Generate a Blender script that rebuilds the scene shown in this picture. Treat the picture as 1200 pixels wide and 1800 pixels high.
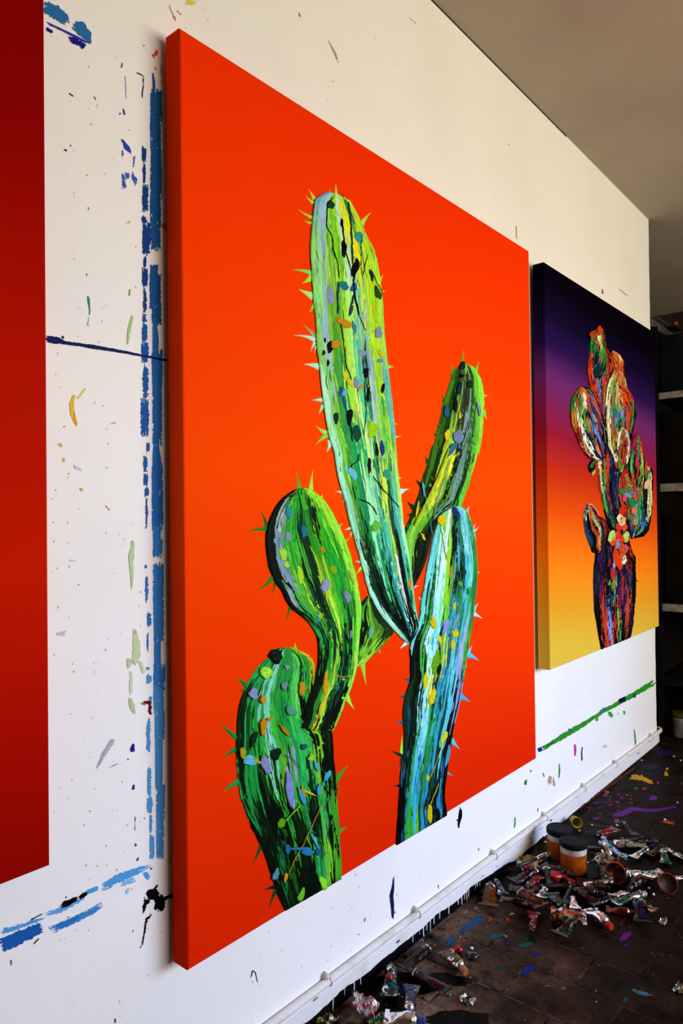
import bpy, math, random
from mathutils import Vector, Matrix, noise

# ------------------------------------------------------------------ scene, camera, light
for o in list(bpy.data.objects):
    bpy.data.objects.remove(o)
scn = bpy.context.scene
col = scn.collection
scn.view_settings.view_transform = 'Standard'
scn.view_settings.look = 'None'
scn.view_settings.gamma = 1.0
scn.view_settings.use_curve_mapping = False
scn.view_settings.exposure = 0.0

# camera solved from the canvases' corners: 1.2 m from the painted wall, 1.25 m above the floor
D = 1.2
FPX, YAW, PIT, ROL = 1242.298, .70100, .01137, -.01134
FW = Vector((math.cos(YAW)*math.cos(PIT), math.sin(YAW)*math.cos(PIT), math.sin(PIT)))
R0 = Vector((math.sin(YAW), -math.cos(YAW), 0))
U0 = R0.cross(FW)
RT = R0*math.cos(ROL) + U0*math.sin(ROL)
UP = -R0*math.sin(ROL) + U0*math.cos(ROL)
CP = Vector((0, -D, 1.0412*D))
cd = bpy.data.cameras.new('camera')
cam = bpy.data.objects.new('camera', cd)
col.objects.link(cam)
cd.sensor_fit = 'VERTICAL'
cd.sensor_height = 36.0
cd.lens = 36.0*FPX/1800.0
cd.clip_start = .02
m = Matrix((RT, UP, -FW)).transposed().to_4x4()
m.translation = CP
cam.matrix_world = m
scn.camera = cam

# world: plain overcast daylight outside the windows
w = bpy.data.worlds.new('sky')
scn.world = w
w.use_nodes = True
w.node_tree.nodes['Background'].inputs[0].default_value = (.75, .85, 1, 1)
w.node_tree.nodes['Background'].inputs[1].default_value = .35

def area(name, loc, aim, sx, sy, power, c, spread=180):
    l = bpy.data.lights.new(name, 'AREA')
    l.shape = 'RECTANGLE'; l.size = sx; l.size_y = sy; l.energy = power; l.color = c
    l.spread = math.radians(spread)
    o = bpy.data.objects.new(name, l)
    col.objects.link(o)
    o.location = loc
    o.rotation_euler = (Vector(aim)-Vector(loc)).to_track_quat('-Z', 'Y').to_euler()
    return o
# daylight through the long window of the opposite wall: a broad warm glow off the sunlit yard, and blue sky light that falls in steeply
WX0, WX1, WZ0, WZ1, WY = .7, 4.9, .75, 2.35, -3.9
WCX = (WX0+WX1)/2
area('window_day_light', (WCX, WY+.10, 1.55), (WCX, WY+4.0, 1.55), WX1-WX0-.1, 1.45, 168, (1.0, .87, .62))
area('window_sky_light', (WCX, WY+.10, 1.55), (WCX-1.5, WY+4.0, .0), WX1-WX0-.1, 1.45, 31, (.16, .40, 1.0), 60)

# ------------------------------------------------------------------ helpers
def ray(x, y):
    return FW + RT*((x-600)/FPX) + UP*((900-y)/FPX)
def W(x, y, Y=0.0):                      # a pixel on a plane parallel to the painted wall
    d = ray(x, y); return CP + d*((Y-CP.y)/d.y)
def G(x, y, Z=0.0):                      # a pixel on the floor
    d = ray(x, y); return CP + d*((Z-CP.z)/d.z)
def lin(h, a=1.0):
    h = h.lstrip('#'); o = []
    for i in (0, 2, 4):
        v = int(h[i:i+2], 16)/255
        o.append(v/12.92 if v <= .04045 else ((v+.055)/1.055)**2.4)
    return (o[0], o[1], o[2], a)

class MB:
    def __init__(s): s.v = []; s.f = []; s.c = []; s.m = []
    def vert(s, p, c=None):
        s.v.append(tuple(p)); s.c.append(c or (1, 1, 1, 1)); return len(s.v)-1
    def face(s, idx, mi=0): s.f.append(tuple(idx)); s.m.append(mi)
    def box(s, a, b, mi=0, c=None):
        x0, y0, z0 = a; x1, y1, z1 = b
        i = [s.vert(p, c) for p in ((x0,y0,z0),(x1,y0,z0),(x1,y1,z0),(x0,y1,z0),(x0,y0,z1),(x1,y0,z1),(x1,y1,z1),(x0,y1,z1))]
        for q in ((0,3,2,1),(4,5,6,7),(0,1,5,4),(1,2,6,5),(2,3,7,6),(3,0,4,7)): s.face([i[k] for k in q], mi)
    def lathe(s, prof, n=20, mi=0, c=None, close=True):
        rings = []
        for r, z in prof:
            rings.append([s.vert((r*math.cos(2*math.pi*k/n), r*math.sin(2*math.pi*k/n), z), c) for k in range(n)])
        for a, b in zip(rings, rings[1:]):
            for k in range(n): s.face((a[k], a[(k+1)%n], b[(k+1)%n], b[k]), mi)
        if close:
            s.face(list(reversed(rings[0])), mi); s.face(rings[-1], mi)
    def loft(s, rings, mi=0, cols=None, cap=True):
        R = []
        for j, r in enumerate(rings): R.append([s.vert(p, cols[j] if cols else None) for p in r])
        n = len(R[0])
        for a, b in zip(R, R[1:]):
            for k in range(n): s.face((a[k], a[(k+1)%n], b[(k+1)%n], b[k]), mi)
        if cap: s.face(list(reversed(R[0])), mi); s.face(R[-1], mi)
    def tube(s, pts, r, n=8, mi=0, c=None):
        pts = [Vector(p) for p in pts]; rings = []
        rr = r if isinstance(r, (list, tuple)) else [r]*len(pts)
        for i, p in enumerate(pts):
            d = (pts[min(i+1, len(pts)-1)]-pts[max(i-1, 0)]).normalized()
            a = d.cross(Vector((0, 0, 1)))
            if a.length < 1e-3: a = d.cross(Vector((0, 1, 0)))
            a.normalize(); b = a.cross(d)
            rings.append([p+(a*math.cos(2*math.pi*k/n)+b*math.sin(2*math.pi*k/n))*rr[i] for k in range(n)])
        s.loft(rings, mi, [c]*len(pts) if c else None)
    def mesh(s, name, mats, smooth=False, colour=False):
        me = bpy.data.meshes.new(name)
        me.from_pydata(s.v, [], s.f)
        for mt in (mats if isinstance(mats, (list, tuple)) else [mats]): me.materials.append(mt)
        if any(s.m): me.polygons.foreach_set('material_index', s.m)
        if smooth: me.polygons.foreach_set('use_smooth', [True]*len(me.polygons))
        if colour:
            at = me.color_attributes.new('Col', 'FLOAT_COLOR', 'POINT')
            at.data.foreach_set('color', [x for c in s.c for x in c])
        me.update(); return me
    def build(s, name, mats, parent=None, smooth=False, colour=False):
        o = bpy.data.objects.new(name, s.mesh(name, mats, smooth, colour))
        col.objects.link(o)
        if parent: o.parent = parent
        return o

def tag(o, label=None, cat=None, group=None, kind=None):
    if label: o['label'] = label
    if cat: o['category'] = cat
    if group: o['group'] = group
    if kind: o['kind'] = kind
    return o
def empty(name, loc=(0, 0, 0), rz=0):
    o = bpy.data.objects.new(name, None); col.objects.link(o)
    o.location = loc; o.rotation_euler = (0, 0, rz); o.empty_display_size = .05
    return o

# ------------------------------------------------------------------ materials
def mat(name, c=(.8, .8, .8, 1), rough=.5, metal=0.0, spec=.5):
    mt = bpy.data.materials.new(name); mt.use_nodes = True
    b = mt.node_tree.nodes['Principled BSDF']
    b.inputs['Base Color'].default_value = c
    b.inputs['Roughness'].default_value = rough
    b.inputs['Metallic'].default_value = metal
    b.inputs['Specular IOR Level'].default_value = spec
    return mt
def N(mt, typ, **kw):
    n = mt.node_tree.nodes.new(typ)
    for k, v in kw.items(): setattr(n, k, v)
    return n
def L(mt, a, ao, b, bi): mt.node_tree.links.new(a.outputs[ao], b.inputs[bi])
def BS(mt): return mt.node_tree.nodes['Principled BSDF']
def coords(mt, scale=(1, 1, 1)):
    t = N(mt, 'ShaderNodeTexCoord'); mp = N(mt, 'ShaderNodeMapping')
    mp.inputs['Scale'].default_value = scale
    L(mt, t, 'Object', mp, 'Vector'); return mp
def noise_n(mt, vec, scale, detail=4, rough=.55):
    n = N(mt, 'ShaderNodeTexNoise'); n.inputs['Scale'].default_value = scale
    n.inputs['Detail'].default_value = detail; n.inputs['Roughness'].default_value = rough
    L(mt, vec, 'Vector', n, 'Vector'); return n
def ramp_n(mt, src, out, stops, interp='LINEAR'):
    r = N(mt, 'ShaderNodeValToRGB'); r.color_ramp.interpolation = interp
    els = r.color_ramp.elements
    while len(els) < len(stops): els.new(.5)
    for e, (p, c) in zip(els, stops): e.position = p; e.color = c
    L(mt, src, out, r, 'Fac'); return r
def bump_n(mt, src, out, strength, dist):
    b = N(mt, 'ShaderNodeBump'); b.inputs['Strength'].default_value = strength; b.inputs['Distance'].default_value = dist
    L(mt, src, out, b, 'Height'); L(mt, b, 'Normal', BS(mt), 'Normal'); return b
def mix_n(mt, fac_src, fac_out, a, b):
    x = N(mt, 'ShaderNodeMix', data_type='RGBA')
    if fac_src: L(mt, fac_src, fac_out, x, 0)
    for v, i in ((a, 6), (b, 7)):
        if len(v) == 4: x.inputs[i].default_value = v
        else: L(mt, v[0], v[1], x, i)
    return x

def noisy(name, c1, c2, scale, rough=.6, lo=.4, hi=.65, bump=.2, bdist=.002, bscale=60, metal=0, spec=.5, sc=(1, 1, 1)):
    mt = mat(name, c1, rough, metal, spec); v = coords(mt, sc)
    n = noise_n(mt, v, scale, 5); r = ramp_n(mt, n, 'Fac', [(lo, c1), (hi, c2)])
    L(mt, r, 'Color', BS(mt), 'Base Color')
    if bump: bump_n(mt, noise_n(mt, v, bscale, 4), 'Fac', bump, bdist)
    return mt

M = {}
M['wall'] = noisy('wall_paint', (.86, .86, .86, 1), (.80, .80, .79, 1), 2.2, .55, .45, .8, .12, .002, 35)
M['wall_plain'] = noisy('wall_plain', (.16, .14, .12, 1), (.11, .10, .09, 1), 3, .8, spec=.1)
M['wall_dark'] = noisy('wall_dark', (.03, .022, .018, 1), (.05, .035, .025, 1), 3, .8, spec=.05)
M['ceiling'] = noisy('ceiling_paint', (.42, .355, .285, 1), (.38, .32, .255, 1), 2.5, .9, bump=.06, spec=.05)
M['skirt'] = noisy('skirting_paint', (.74, .74, .76, 1), (.58, .55, .52, 1), 9, .45, .52, .8, .25, .002, 40)
M['pipe'] = noisy('pipe_paint', (.70, .68, .66, 1), (.46, .41, .37, 1), 14, .5, .5, .78, .1, spec=.2)
M['clip'] = noisy('clip_plastic', (.60, .58, .55, 1), (.44, .42, .40, 1), 30, .55, spec=.2)
M['tar'] = noisy('black_strip', (.0015, .0015, .002, 1), (.004, .0045, .006, 1), 20, .8, spec=.03)

# floor: worn brown clay, pale by the skirting; dirt and fading light coloured in towards the room
def grime_shade(mt, stops):
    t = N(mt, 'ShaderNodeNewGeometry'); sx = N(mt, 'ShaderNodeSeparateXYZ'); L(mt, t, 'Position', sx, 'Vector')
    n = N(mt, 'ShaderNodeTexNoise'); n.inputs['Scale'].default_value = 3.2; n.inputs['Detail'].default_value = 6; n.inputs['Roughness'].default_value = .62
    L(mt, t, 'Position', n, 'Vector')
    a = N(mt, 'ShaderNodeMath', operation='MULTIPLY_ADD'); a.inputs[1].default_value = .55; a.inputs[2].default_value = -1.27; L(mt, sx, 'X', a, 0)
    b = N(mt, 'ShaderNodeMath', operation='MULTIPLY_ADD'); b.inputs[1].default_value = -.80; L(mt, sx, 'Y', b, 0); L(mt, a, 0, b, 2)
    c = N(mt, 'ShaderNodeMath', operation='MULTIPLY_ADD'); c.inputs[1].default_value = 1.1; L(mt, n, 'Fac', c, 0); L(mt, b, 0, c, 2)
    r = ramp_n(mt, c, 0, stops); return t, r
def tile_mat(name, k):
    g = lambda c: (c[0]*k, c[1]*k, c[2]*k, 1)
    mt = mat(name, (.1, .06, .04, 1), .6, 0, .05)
    t, r = grime_shade(mt, [(.22, g((.21, .135, .098))), (.42, g((.095, .055, .035))), (.62, g((.030, .016, .0095))), (.9, g((.012, .0062, .0035)))])
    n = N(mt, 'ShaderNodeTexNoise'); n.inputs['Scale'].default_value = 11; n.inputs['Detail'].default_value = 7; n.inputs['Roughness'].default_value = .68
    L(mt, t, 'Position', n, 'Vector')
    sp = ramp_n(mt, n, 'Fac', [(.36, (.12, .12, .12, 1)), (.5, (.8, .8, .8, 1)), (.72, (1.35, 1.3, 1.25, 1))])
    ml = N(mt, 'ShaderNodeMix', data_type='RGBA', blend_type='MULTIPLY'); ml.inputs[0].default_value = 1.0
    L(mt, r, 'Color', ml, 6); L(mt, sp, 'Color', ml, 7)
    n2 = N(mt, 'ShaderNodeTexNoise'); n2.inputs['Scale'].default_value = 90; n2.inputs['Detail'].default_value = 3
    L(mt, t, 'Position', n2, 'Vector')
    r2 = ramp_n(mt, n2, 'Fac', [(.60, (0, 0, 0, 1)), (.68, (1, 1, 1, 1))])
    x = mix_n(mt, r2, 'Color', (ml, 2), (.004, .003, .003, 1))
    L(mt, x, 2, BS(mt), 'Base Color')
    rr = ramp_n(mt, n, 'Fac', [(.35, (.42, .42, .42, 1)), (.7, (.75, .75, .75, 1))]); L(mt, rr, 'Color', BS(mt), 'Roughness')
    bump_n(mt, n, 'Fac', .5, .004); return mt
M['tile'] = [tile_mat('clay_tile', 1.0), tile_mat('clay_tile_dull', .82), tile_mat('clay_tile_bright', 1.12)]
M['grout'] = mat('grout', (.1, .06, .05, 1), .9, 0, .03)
_t, _r = grime_shade(M['grout'], [(.22, (.16, .11, .085, 1)), (.45, (.13, .085, .06, 1)), (.70, (.055, .032, .021, 1)), (.95, (.022, .012, .0075, 1))])
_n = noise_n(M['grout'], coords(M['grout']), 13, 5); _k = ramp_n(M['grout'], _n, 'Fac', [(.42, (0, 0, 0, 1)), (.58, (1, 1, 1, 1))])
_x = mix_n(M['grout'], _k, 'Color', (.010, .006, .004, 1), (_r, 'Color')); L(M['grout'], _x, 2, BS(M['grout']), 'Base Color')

# paint carried as a vertex colour, with brush relief along the stroke (canvas upright = z)
def paint_mat(name, rough=.5, sc=(160, 160, 18), bs=.22):
    mt = mat(name, (1, 1, 1, 1), rough, 0, .035); v = coords(mt, sc)
    a = N(mt, 'ShaderNodeAttribute', attribute_name='Col'); L(mt, a, 'Color', BS(mt), 'Base Color')
    bump_n(mt, noise_n(mt, v, 1.0, 4), 'Fac', bs, .003); return mt
M['impasto'] = paint_mat('impasto_paint')
M['blob'] = paint_mat('blob_paint', .4, (120, 120, 120), .25)
M['flat_paint'] = paint_mat('flat_paint', .45, (90, 90, 90), .1)

def plain_paint(h, rough=.4):
    k = 'p_'+h
    if k not in M:
        M[k] = mat('paint_'+h, lin(h), rough, 0, .4)
    return M[k]

def ramp_canvas(name, stops, z0, z1, wob=.04, slope=0.0, off=0.0):
    """painted colour blend of a canvas, by height on the canvas"""
    mt = mat(name, (1, 0, 0, 1), .85, 0, .02)
    t = N(mt, 'ShaderNodeTexCoord'); sx = N(mt, 'ShaderNodeSeparateXYZ'); L(mt, t, 'Object', sx, 'Vector')
    n = N(mt, 'ShaderNodeTexNoise'); n.inputs['Scale'].default_value = 2.2; n.inputs['Detail'].default_value = 2
    L(mt, t, 'Object', n, 'Vector')
    mr = N(mt, 'ShaderNodeMapRange'); mr.inputs[1].default_value = z1; mr.inputs[2].default_value = z0; mr.inputs[3].default_value = off; mr.inputs[4].default_value = 1+off; mr.clamp = False
    L(mt, sx, 'Z', mr, 0)
    ad = N(mt, 'ShaderNodeMath', operation='MULTIPLY_ADD'); ad.inputs[1].default_value = wob; L(mt, n, 'Fac', ad, 0); L(mt, mr, 0, ad, 2)
    ad2 = N(mt, 'ShaderNodeMath', operation='MULTIPLY_ADD'); ad2.inputs[1].default_value = slope; L(mt, sx, 'X', ad2, 0); L(mt, ad, 0, ad2, 2)
    r = ramp_n(mt, ad2, 0, [(p, lin(h)) for p, h in stops]); L(mt, r, 'Color', BS(mt), 'Base Color')
    wv = noise_n(mt, coords(mt, (600, 600, 600)), 1.0, 2); bump_n(mt, wv, 'Fac', .12, .001)
    return mt

def foil_mat(name, paints, amount=.5, rough=.2, base=(.83, .83, .84, 1)):
    mt = mat(name, base, rough, 1.0, .2); v = coords(mt)
    n = noise_n(mt, v, 42, 3, .6); n2 = noise_n(mt, v, 70, 3, .6)
    stops = [(.3, lin(paints[0]))]
    for i, h in enumerate(paints[1:]): stops.append((.45+.15*i, lin(h)))
    r = ramp_n(mt, n2, 'Fac', stops, 'CONSTANT')
    k = ramp_n(mt, n, 'Fac', [(amount-.02, (1, 1, 1, 1)), (amount+.02, (0, 0, 0, 1))])
    x = mix_n(mt, k, 'Color', base, (r, 'Color')); L(mt, x, 2, BS(mt), 'Base Color')
    inv = N(mt, 'ShaderNodeMath', operation='SUBTRACT'); inv.inputs[0].default_value = 1.0; L(mt, k, 'Color', inv, 1)
    L(mt, inv, 0, BS(mt), 'Metallic')
    bump_n(mt, noise_n(mt, v, 55, 3, .6), 'Fac', .5, .003); return mt

# ------------------------------------------------------------------ the setting
ZC = 2.894
XE = 4.083                                   # free end of the painted wall
rng = random.Random(7)

def structure(name, a, b, mt):
    mb = MB(); mb.box(a, b); return tag(mb.build(name, mt), kind='structure')

# painted wall, its free end slightly ragged
mb = MB()
zs = [i*ZC/60 for i in range(61)]
front = [(XE+rng.uniform(-.003, .003), z) for z in zs]
A = [mb.vert((-2.5, 0, z)) for z in zs]; B = [mb.vert((x, 0, z)) for x, z in front]
C2 = [mb.vert((x, .11, z)) for x, z in front]; D2 = [mb.vert((-2.5, .11, z)) for z in zs]
for i in range(60):
    mb.face((A[i], B[i], B[i+1], A[i+1])); mb.face((B[i], C2[i], C2[i+1], B[i+1])); mb.face((C2[i], D2[i], D2[i+1], C2[i+1]))
wall = tag(mb.build('wall_left', M['wall']), kind='structure')
structure('ceiling', (-2.6, WY-.1, ZC), (6.2, .8, ZC+.1), M['ceiling'])
structure('wall_back', (-2.6, WY-.1, 0), (-2.5, .8, ZC), M['wall_plain'])
structure('wall_far', (6.1, WY-.1, 0), (6.2, .8, ZC), M['wall_dark'])
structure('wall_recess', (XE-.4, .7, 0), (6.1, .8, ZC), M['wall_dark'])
# opposite wall with the long window
mb = MB()
mb.box((-2.5, WY-.1, 0), (6.1, WY, WZ0)); mb.box((-2.5, WY-.1, WZ1), (6.1, WY, ZC))
mb.box((-2.5, WY-.1, WZ0), (WX0, WY, WZ1)); mb.box((WX1, WY-.1, WZ0), (6.1, WY, WZ1))
tag(mb.build('wall_right', M['wall_plain']), kind='structure')
win = empty('window_1', (WCX, WY-.05, WZ0)); tag(win, kind='structure')
M['frame'] = mat('window_frame_paint', (.7, .7, .7, 1), .4)
M['glass'] = mat('window_glass', (.9, .95, 1, 1), .02); BS(M['glass']).inputs['Transmission Weight'].default_value = 1.0
mb = MB()
for k in range(5):
    x = WX0+(WX1-WX0)*k/4-WCX; mb.box((x-.03, -.03, 0), (x+.03, .03, WZ1-WZ0))
mb.box((WX0-WCX, -.03, 0), (WX1-WCX, .03, .05)); mb.box((WX0-WCX, -.03, WZ1-WZ0-.05), (WX1-WCX, .03, WZ1-WZ0))
mb.build('window_frame', M['frame'], win)
for k in range(4):
    x0 = WX0+(WX1-WX0)*k/4-WCX; x1 = WX0+(WX1-WX0)*(k+1)/4-WCX
    mb = MB(); mb.box((x0+.03, -.004, .05), (x1-.03, .004, WZ1-WZ0-.05)); mb.build('pane', M['glass'], win)

mb = MB(); mb.box((-2.5, -.0012, ZC-.004), (2.95, 0, ZC)); tag(mb.build('trim_1', M['tar']), kind='structure')  # dark strip standing in for the shadow line under the ceiling

# floor: bed of grout and clay tiles 15 x 26 cm in stretcher bond, rows running away from the wall
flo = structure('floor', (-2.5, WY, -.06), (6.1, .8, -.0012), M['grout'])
mb = MB(); e = .0035
TX, TY = .1500, .262
def tile_mesh(seed):
    q = random.Random(seed); mb = MB()
    a = TX/2-.0026; b = TY/2-.0026; c = .0022
    base = [(-a, -b), (a, -b), (a, b), (-a, b)]
    j = lambda: q.uniform(-.0012, .0012)
    lo = [mb.vert((x+j(), y+j(), -.004)) for x, y in base]
    md = [mb.vert((x+j(), y+j(), -.0014)) for x, y in base]
    up = [mb.vert((x-math.copysign(c, x), y-math.copysign(c, y), q.uniform(-.0006, 0))) for x, y in base]
    for r1, r2 in ((lo, md), (md, up)):
        for k in range(4): mb.face((r1[k], r1[(k+1)%4], r2[(k+1)%4], r2[k]))
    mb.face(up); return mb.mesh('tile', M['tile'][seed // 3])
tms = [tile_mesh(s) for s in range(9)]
cnt = 0
for i in range(-2, 34):
    xc = 1.770+.150*i
    if xc > 6.0 or xc < 1.0: continue
    off = -.30 if i % 2 == 0 else -.436
    for k in range(-16, 5):
        yc = off+TY*(k+.5)
        if yc > -.12+ (.9 if xc > 4.2 else 0) and yc > .02: continue
        if yc < -1.9 or xc > 5.6: continue
        # only what the camera may see, with a margin
        d = Vector((xc, yc, 0))-CP; zf = d.dot(FW)
        if zf < .2: continue
        px = 600+FPX*d.dot(RT)/zf; py = 900-FPX*d.dot(UP)/zf
        if px > 1800 or py > 2300: continue
        if cnt >= 300: continue
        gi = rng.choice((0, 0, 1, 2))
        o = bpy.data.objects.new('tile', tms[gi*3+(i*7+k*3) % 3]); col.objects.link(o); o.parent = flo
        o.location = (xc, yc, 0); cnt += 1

# skirting under the wall: ragged white board edge, black strip with white runs, pipe with clips
mb = MB()
n = 240; xs = [.2+(XE-.2)*i/n for i in range(n+1)]
def zlow(x):
    b = .036 if x < 2.2 else .012
    if 2.15 < x < 2.35: b = .036-(x-2.15)*.12
    return b+.010*noise.noise(Vector((x*9, 0, 3)))+.006*noise.noise(Vector((x*40, 0, 1)))
def ztop(x): return .0965-.0085*(x-1.1)
rows = []
for x in xs:
    zl = max(.002, zlow(x)); zt = ztop(x)-.017
    rows.append([mb.vert((x, 0, zl)), mb.vert((x, -.0105, zl+.001)), mb.vert((x, -.013, zl+.004)), mb.vert((x, -.013, zt-.003)), mb.vert((x, -.010, zt)), mb.vert((x, 0, zt))])
for a, b in zip(rows, rows[1:]):
    for k in range(5): mb.face((a[k], b[k], b[k+1], a[k+1]))
mb.face(rows[-1])
skirt = tag(mb.build('baseboard_left', M['skirt']), kind='structure')
mb = MB(); mb.box((.2, -.004, 0), (2.62, -.0002, .045)); mb.build('black_strip', M['tar'], skirt)
q = random.Random(3)
for x in [1.70+.018*k for k in range(0, 24)]+[1.685, 1.9, 1.41, 1.44, 1.47, 1.36]:
    if q.random() < .45: continue
    mb = MB(); x += q.uniform(-.006, .006); r = q.uniform(.0012, .0026); zb = q.uniform(.0, .02)
    mb.tube([(x, -.006, .045), (x+q.uniform(-.001, .001), -.0055, zb+.006), (x, -.0055, zb+.0008)], [r, r*.8, r*1.1], 6)
    mb.build('paint_run', M['skirt'], skirt, True)

pipe = empty('conduit_pipe', (1.1, -.0085, .0))
tag(pipe, 'off-white paint-spattered conduit pipe clipped along the foot of the white wall', 'pipe')
mb = MB()
pp = [(x-1.1, -.002, ztop(x)-.003+.0012*noise.noise(Vector((x*3, 5, 0)))) for x in [.2+.1*i for i in range(39)]]
pp += [(4.07-1.1, -.002, ztop(4.07)-.003), (4.118-1.1, -.001, ztop(4.1)-.002), (4.135-1.1, .006, ztop(4.1)+.000), (4.140-1.1, .022, ztop(4.1)), (4.140-1.1, .05, ztop(4.1))]
mb.tube(pp, .0105, 14); mb.build('pipe_run', M['pipe'], pipe, True)
for x in (1.338, 1.735, 2.207, 2.62, 3.015, 3.405, 3.957):
    z = ztop(x)-.003; mb = MB()
    # nail boss above the pipe and a half ring over it
    ring = []
    for k in range(9):
        a = math.radians(-70+k*28)
        ring.append((x-1.1, -.002-.0118*math.cos(a), z+.0118*math.sin(a)))
    mb.tube(ring, .0018, 6)
    b = MB()
    rings = []
    for yy, rr in ((.008, .0092), (-.003, .0086), (-.007, .0066), (-.008, .003)):
        rings.append([(x-1.1-.008+rr*math.cos(2*math.pi*k/12), yy, z+.0145+rr*math.sin(2*math.pi*k/12)) for k in range(12)])
    mb.loft(rings); c = mb.build('pipe_clip', M['clip'], pipe, True)
    h = MB(); h.lathe([(.0028, 0), (.0028, .0015), (.0016, .0022)], 8)
    o = h.build('nail_head', M['pipe'], c); o.location = (x-1.1-.008, -.0078, z+.0145); o.rotation_euler = (math.pi/2, 0, 0)

# ------------------------------------------------------------------ paint left on the wall
BI = [0]
def brush(pts, h, dry=.15, jag=.25, parent=wall, Y=-.0007, step=2.2, proj=W, seed=None, name='paint_stroke', shade=.10, mtk='flat_paint'):
    """a dragged brush mark: pts (pixel x, y, width), broken up along its edges"""
    q = random.Random(seed if seed is not None else hash((round(pts[0][0]), round(pts[0][1]), len(pts))) % 9999)
    P = []
    for (x0, y0, w0), (x1, y1, w1) in zip(pts, pts[1:]):
        l = max(1, int(math.hypot(x1-x0, y1-y0)/step))
        for i in range(l): f = i/l; P.append((x0+(x1-x0)*f, y0+(y1-y0)*f, w0+(w1-w0)*f))
    P.append(pts[-1])
    mw = max(p[2] for p in P); nc = max(2, min(14, int(mw/(1.1 if dry > .4 else 1.7))))
    BI[0] += 1; Yo = Y+(-1 if proj is W else 1)*.00001*(BI[0] % 60)
    base = lin(h); mb = MB(); rows = []
    for i, (x, y, wd) in enumerate(P):
        a = P[max(i-1, 0)]; b = P[min(i+1, len(P)-1)]
        dx, dy = b[0]-a[0], b[1]-a[1]; l = math.hypot(dx, dy) or 1
        nx, ny = -dy/l, dx/l
        e0 = 1+jag*(q.random()-.55)+.35*jag*noise.noise(Vector((i*.13, x*.1, 0))); e1 = 1+jag*(q.random()-.55)+.35*jag*noise.noise(Vector((i*.13, x*.1, 7)))
        row = []
        for k in range(nc+1):
            t = (k/nc-.5)*wd*(e0 if k < nc/2 else e1)
            g = 1+shade*noise.noise(Vector((k*.9, i*.05, x)))*2
            row.append(mb.vert(proj(x+nx*t, y+ny*t, Yo), (base[0]*g, base[1]*g, base[2]*g, 1)))
        rows.append(row)
    rag = min(2+dry*22, len(rows)*.22)
    k0 = [max(0, noise.noise(Vector((k*.9, x*.37, 11)))+.25)*rag*q.uniform(.4, 1.2) for k in range(nc)]
    k1 = [max(0, noise.noise(Vector((k*.9, x*.37, 23)))+.25)*rag*q.uniform(.4, 1.2) for k in range(nc)]
    lim = len(rows)*.22
    for i, (a, b) in enumerate(zip(rows, rows[1:])):
        endf = min(i, len(rows)-2-i)/max(1, len(rows)-2)
        for k in range(nc):
            edge = abs((k+.5)/nc-.5)*2
            pr = dry*(.35+1.5*edge**3)
            nn = noise.noise(Vector((k*1.3+x, i*.09, 3)))*.7+.5
            if i < min(k0[k], lim) or len(rows)-2-i < min(k1[k], lim): continue
            if (nc > 2 or dry > .3) and q.random()*.45+nn*.55 < pr*.95: continue
            mb.face((a[k], b[k], b[k+1], a[k+1]))
    if not mb.f: return None
    return mb.build(name, M[mtk], parent, False, True)

def splat(x, y, rx, ry, h, parent=wall, Y=-.0008, ang=0, proj=W, seed=0, name='paint_splash', dome=0.0, n=14, rag=.3, mtk='flat_paint'):
    q = random.Random(int(x*31+y*17+seed)); mb = MB(); c = lin(h)
    mid = proj(x, y, Y)
    nrm = Vector((0, -1, 0)) if proj is W else Vector((0, 0, 1))
    ci = mb.vert(mid+nrm*dome, c); r1 = []; r2 = []
    for k in range(n):
        a = 2*math.pi*k/n; s = 1+(rag*(q.random()-.5)*1.4 if n < 30 else .16*math.sin(2*a+x)+.12*math.sin(3*a+y)+.08*math.sin(5*a+x*3)+.05*math.sin(9*a+y*2)+.05*q.random())
        ux, uy = rx*s*math.cos(a), ry*s*math.sin(a)
        dx = ux*math.cos(ang)-uy*math.sin(ang); dy = ux*math.sin(ang)+uy*math.cos(ang)
        g = q.uniform(.85, 1.1); cc = (c[0]*g, c[1]*g, c[2]*g, 1)
        r2.append(mb.vert(proj(x+dx, y+dy, Y), cc))
        r1.append(mb.vert(proj(x+dx*.62, y+dy*.62, Y)+nrm*dome*.85, cc))
    for k in range(n):
        mb.face((ci, r1[k], r1[(k+1) % n])); mb.face((r1[k], r2[k], r2[(k+1) % n], r1[(k+1) % n]))
    return mb.build(name, M[mtk], parent, dome > 0, True)

# long blue vertical marks
right = [(135,165,268,273),(165,215,264,285),(213,270,264,283),(268,300,265,284),(298,350,264,285),(348,400,264,283),(398,442,265,282),
 (463,500,264,278),(488,545,263,283),(540,573,267,284),(565,628,268,279),(622,677,267,286),(672,727,268,285),(722,785,268,285),(785,872,267,286),
 (868,932,267,287),(930,955,269,283),(955,982,269,286),(988,1062,269,288),(1060,1130,270,288),(1128,1178,271,283),(1174,1216,270,291),(1214,1256,270,288),
 (1254,1302,272,290),(1300,1392,273,286),(1388,1442,275,290),(1440,1512,275,288)]
for y0, y1, xl, xr in right:
    if y0 not in (463, 988): y0 -= 9
    f = (y0-135)/1380
    h = '1d5a9b' if f < .3 else ('2468b4' if f < .55 else ('2f78c4' if f < .75 else '448ccc'))
    w0 = xr-xl; xm = (xl+xr)/2; tp = .45 if y0+9 in (135, 565, 785) else 1
    brush([(xm-(0 if tp == 1 else 2), y0, w0*tp), (xm, (y0+y1)/2, w0), (xm, y1, w0*.97)], h, .16, .16)
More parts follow.
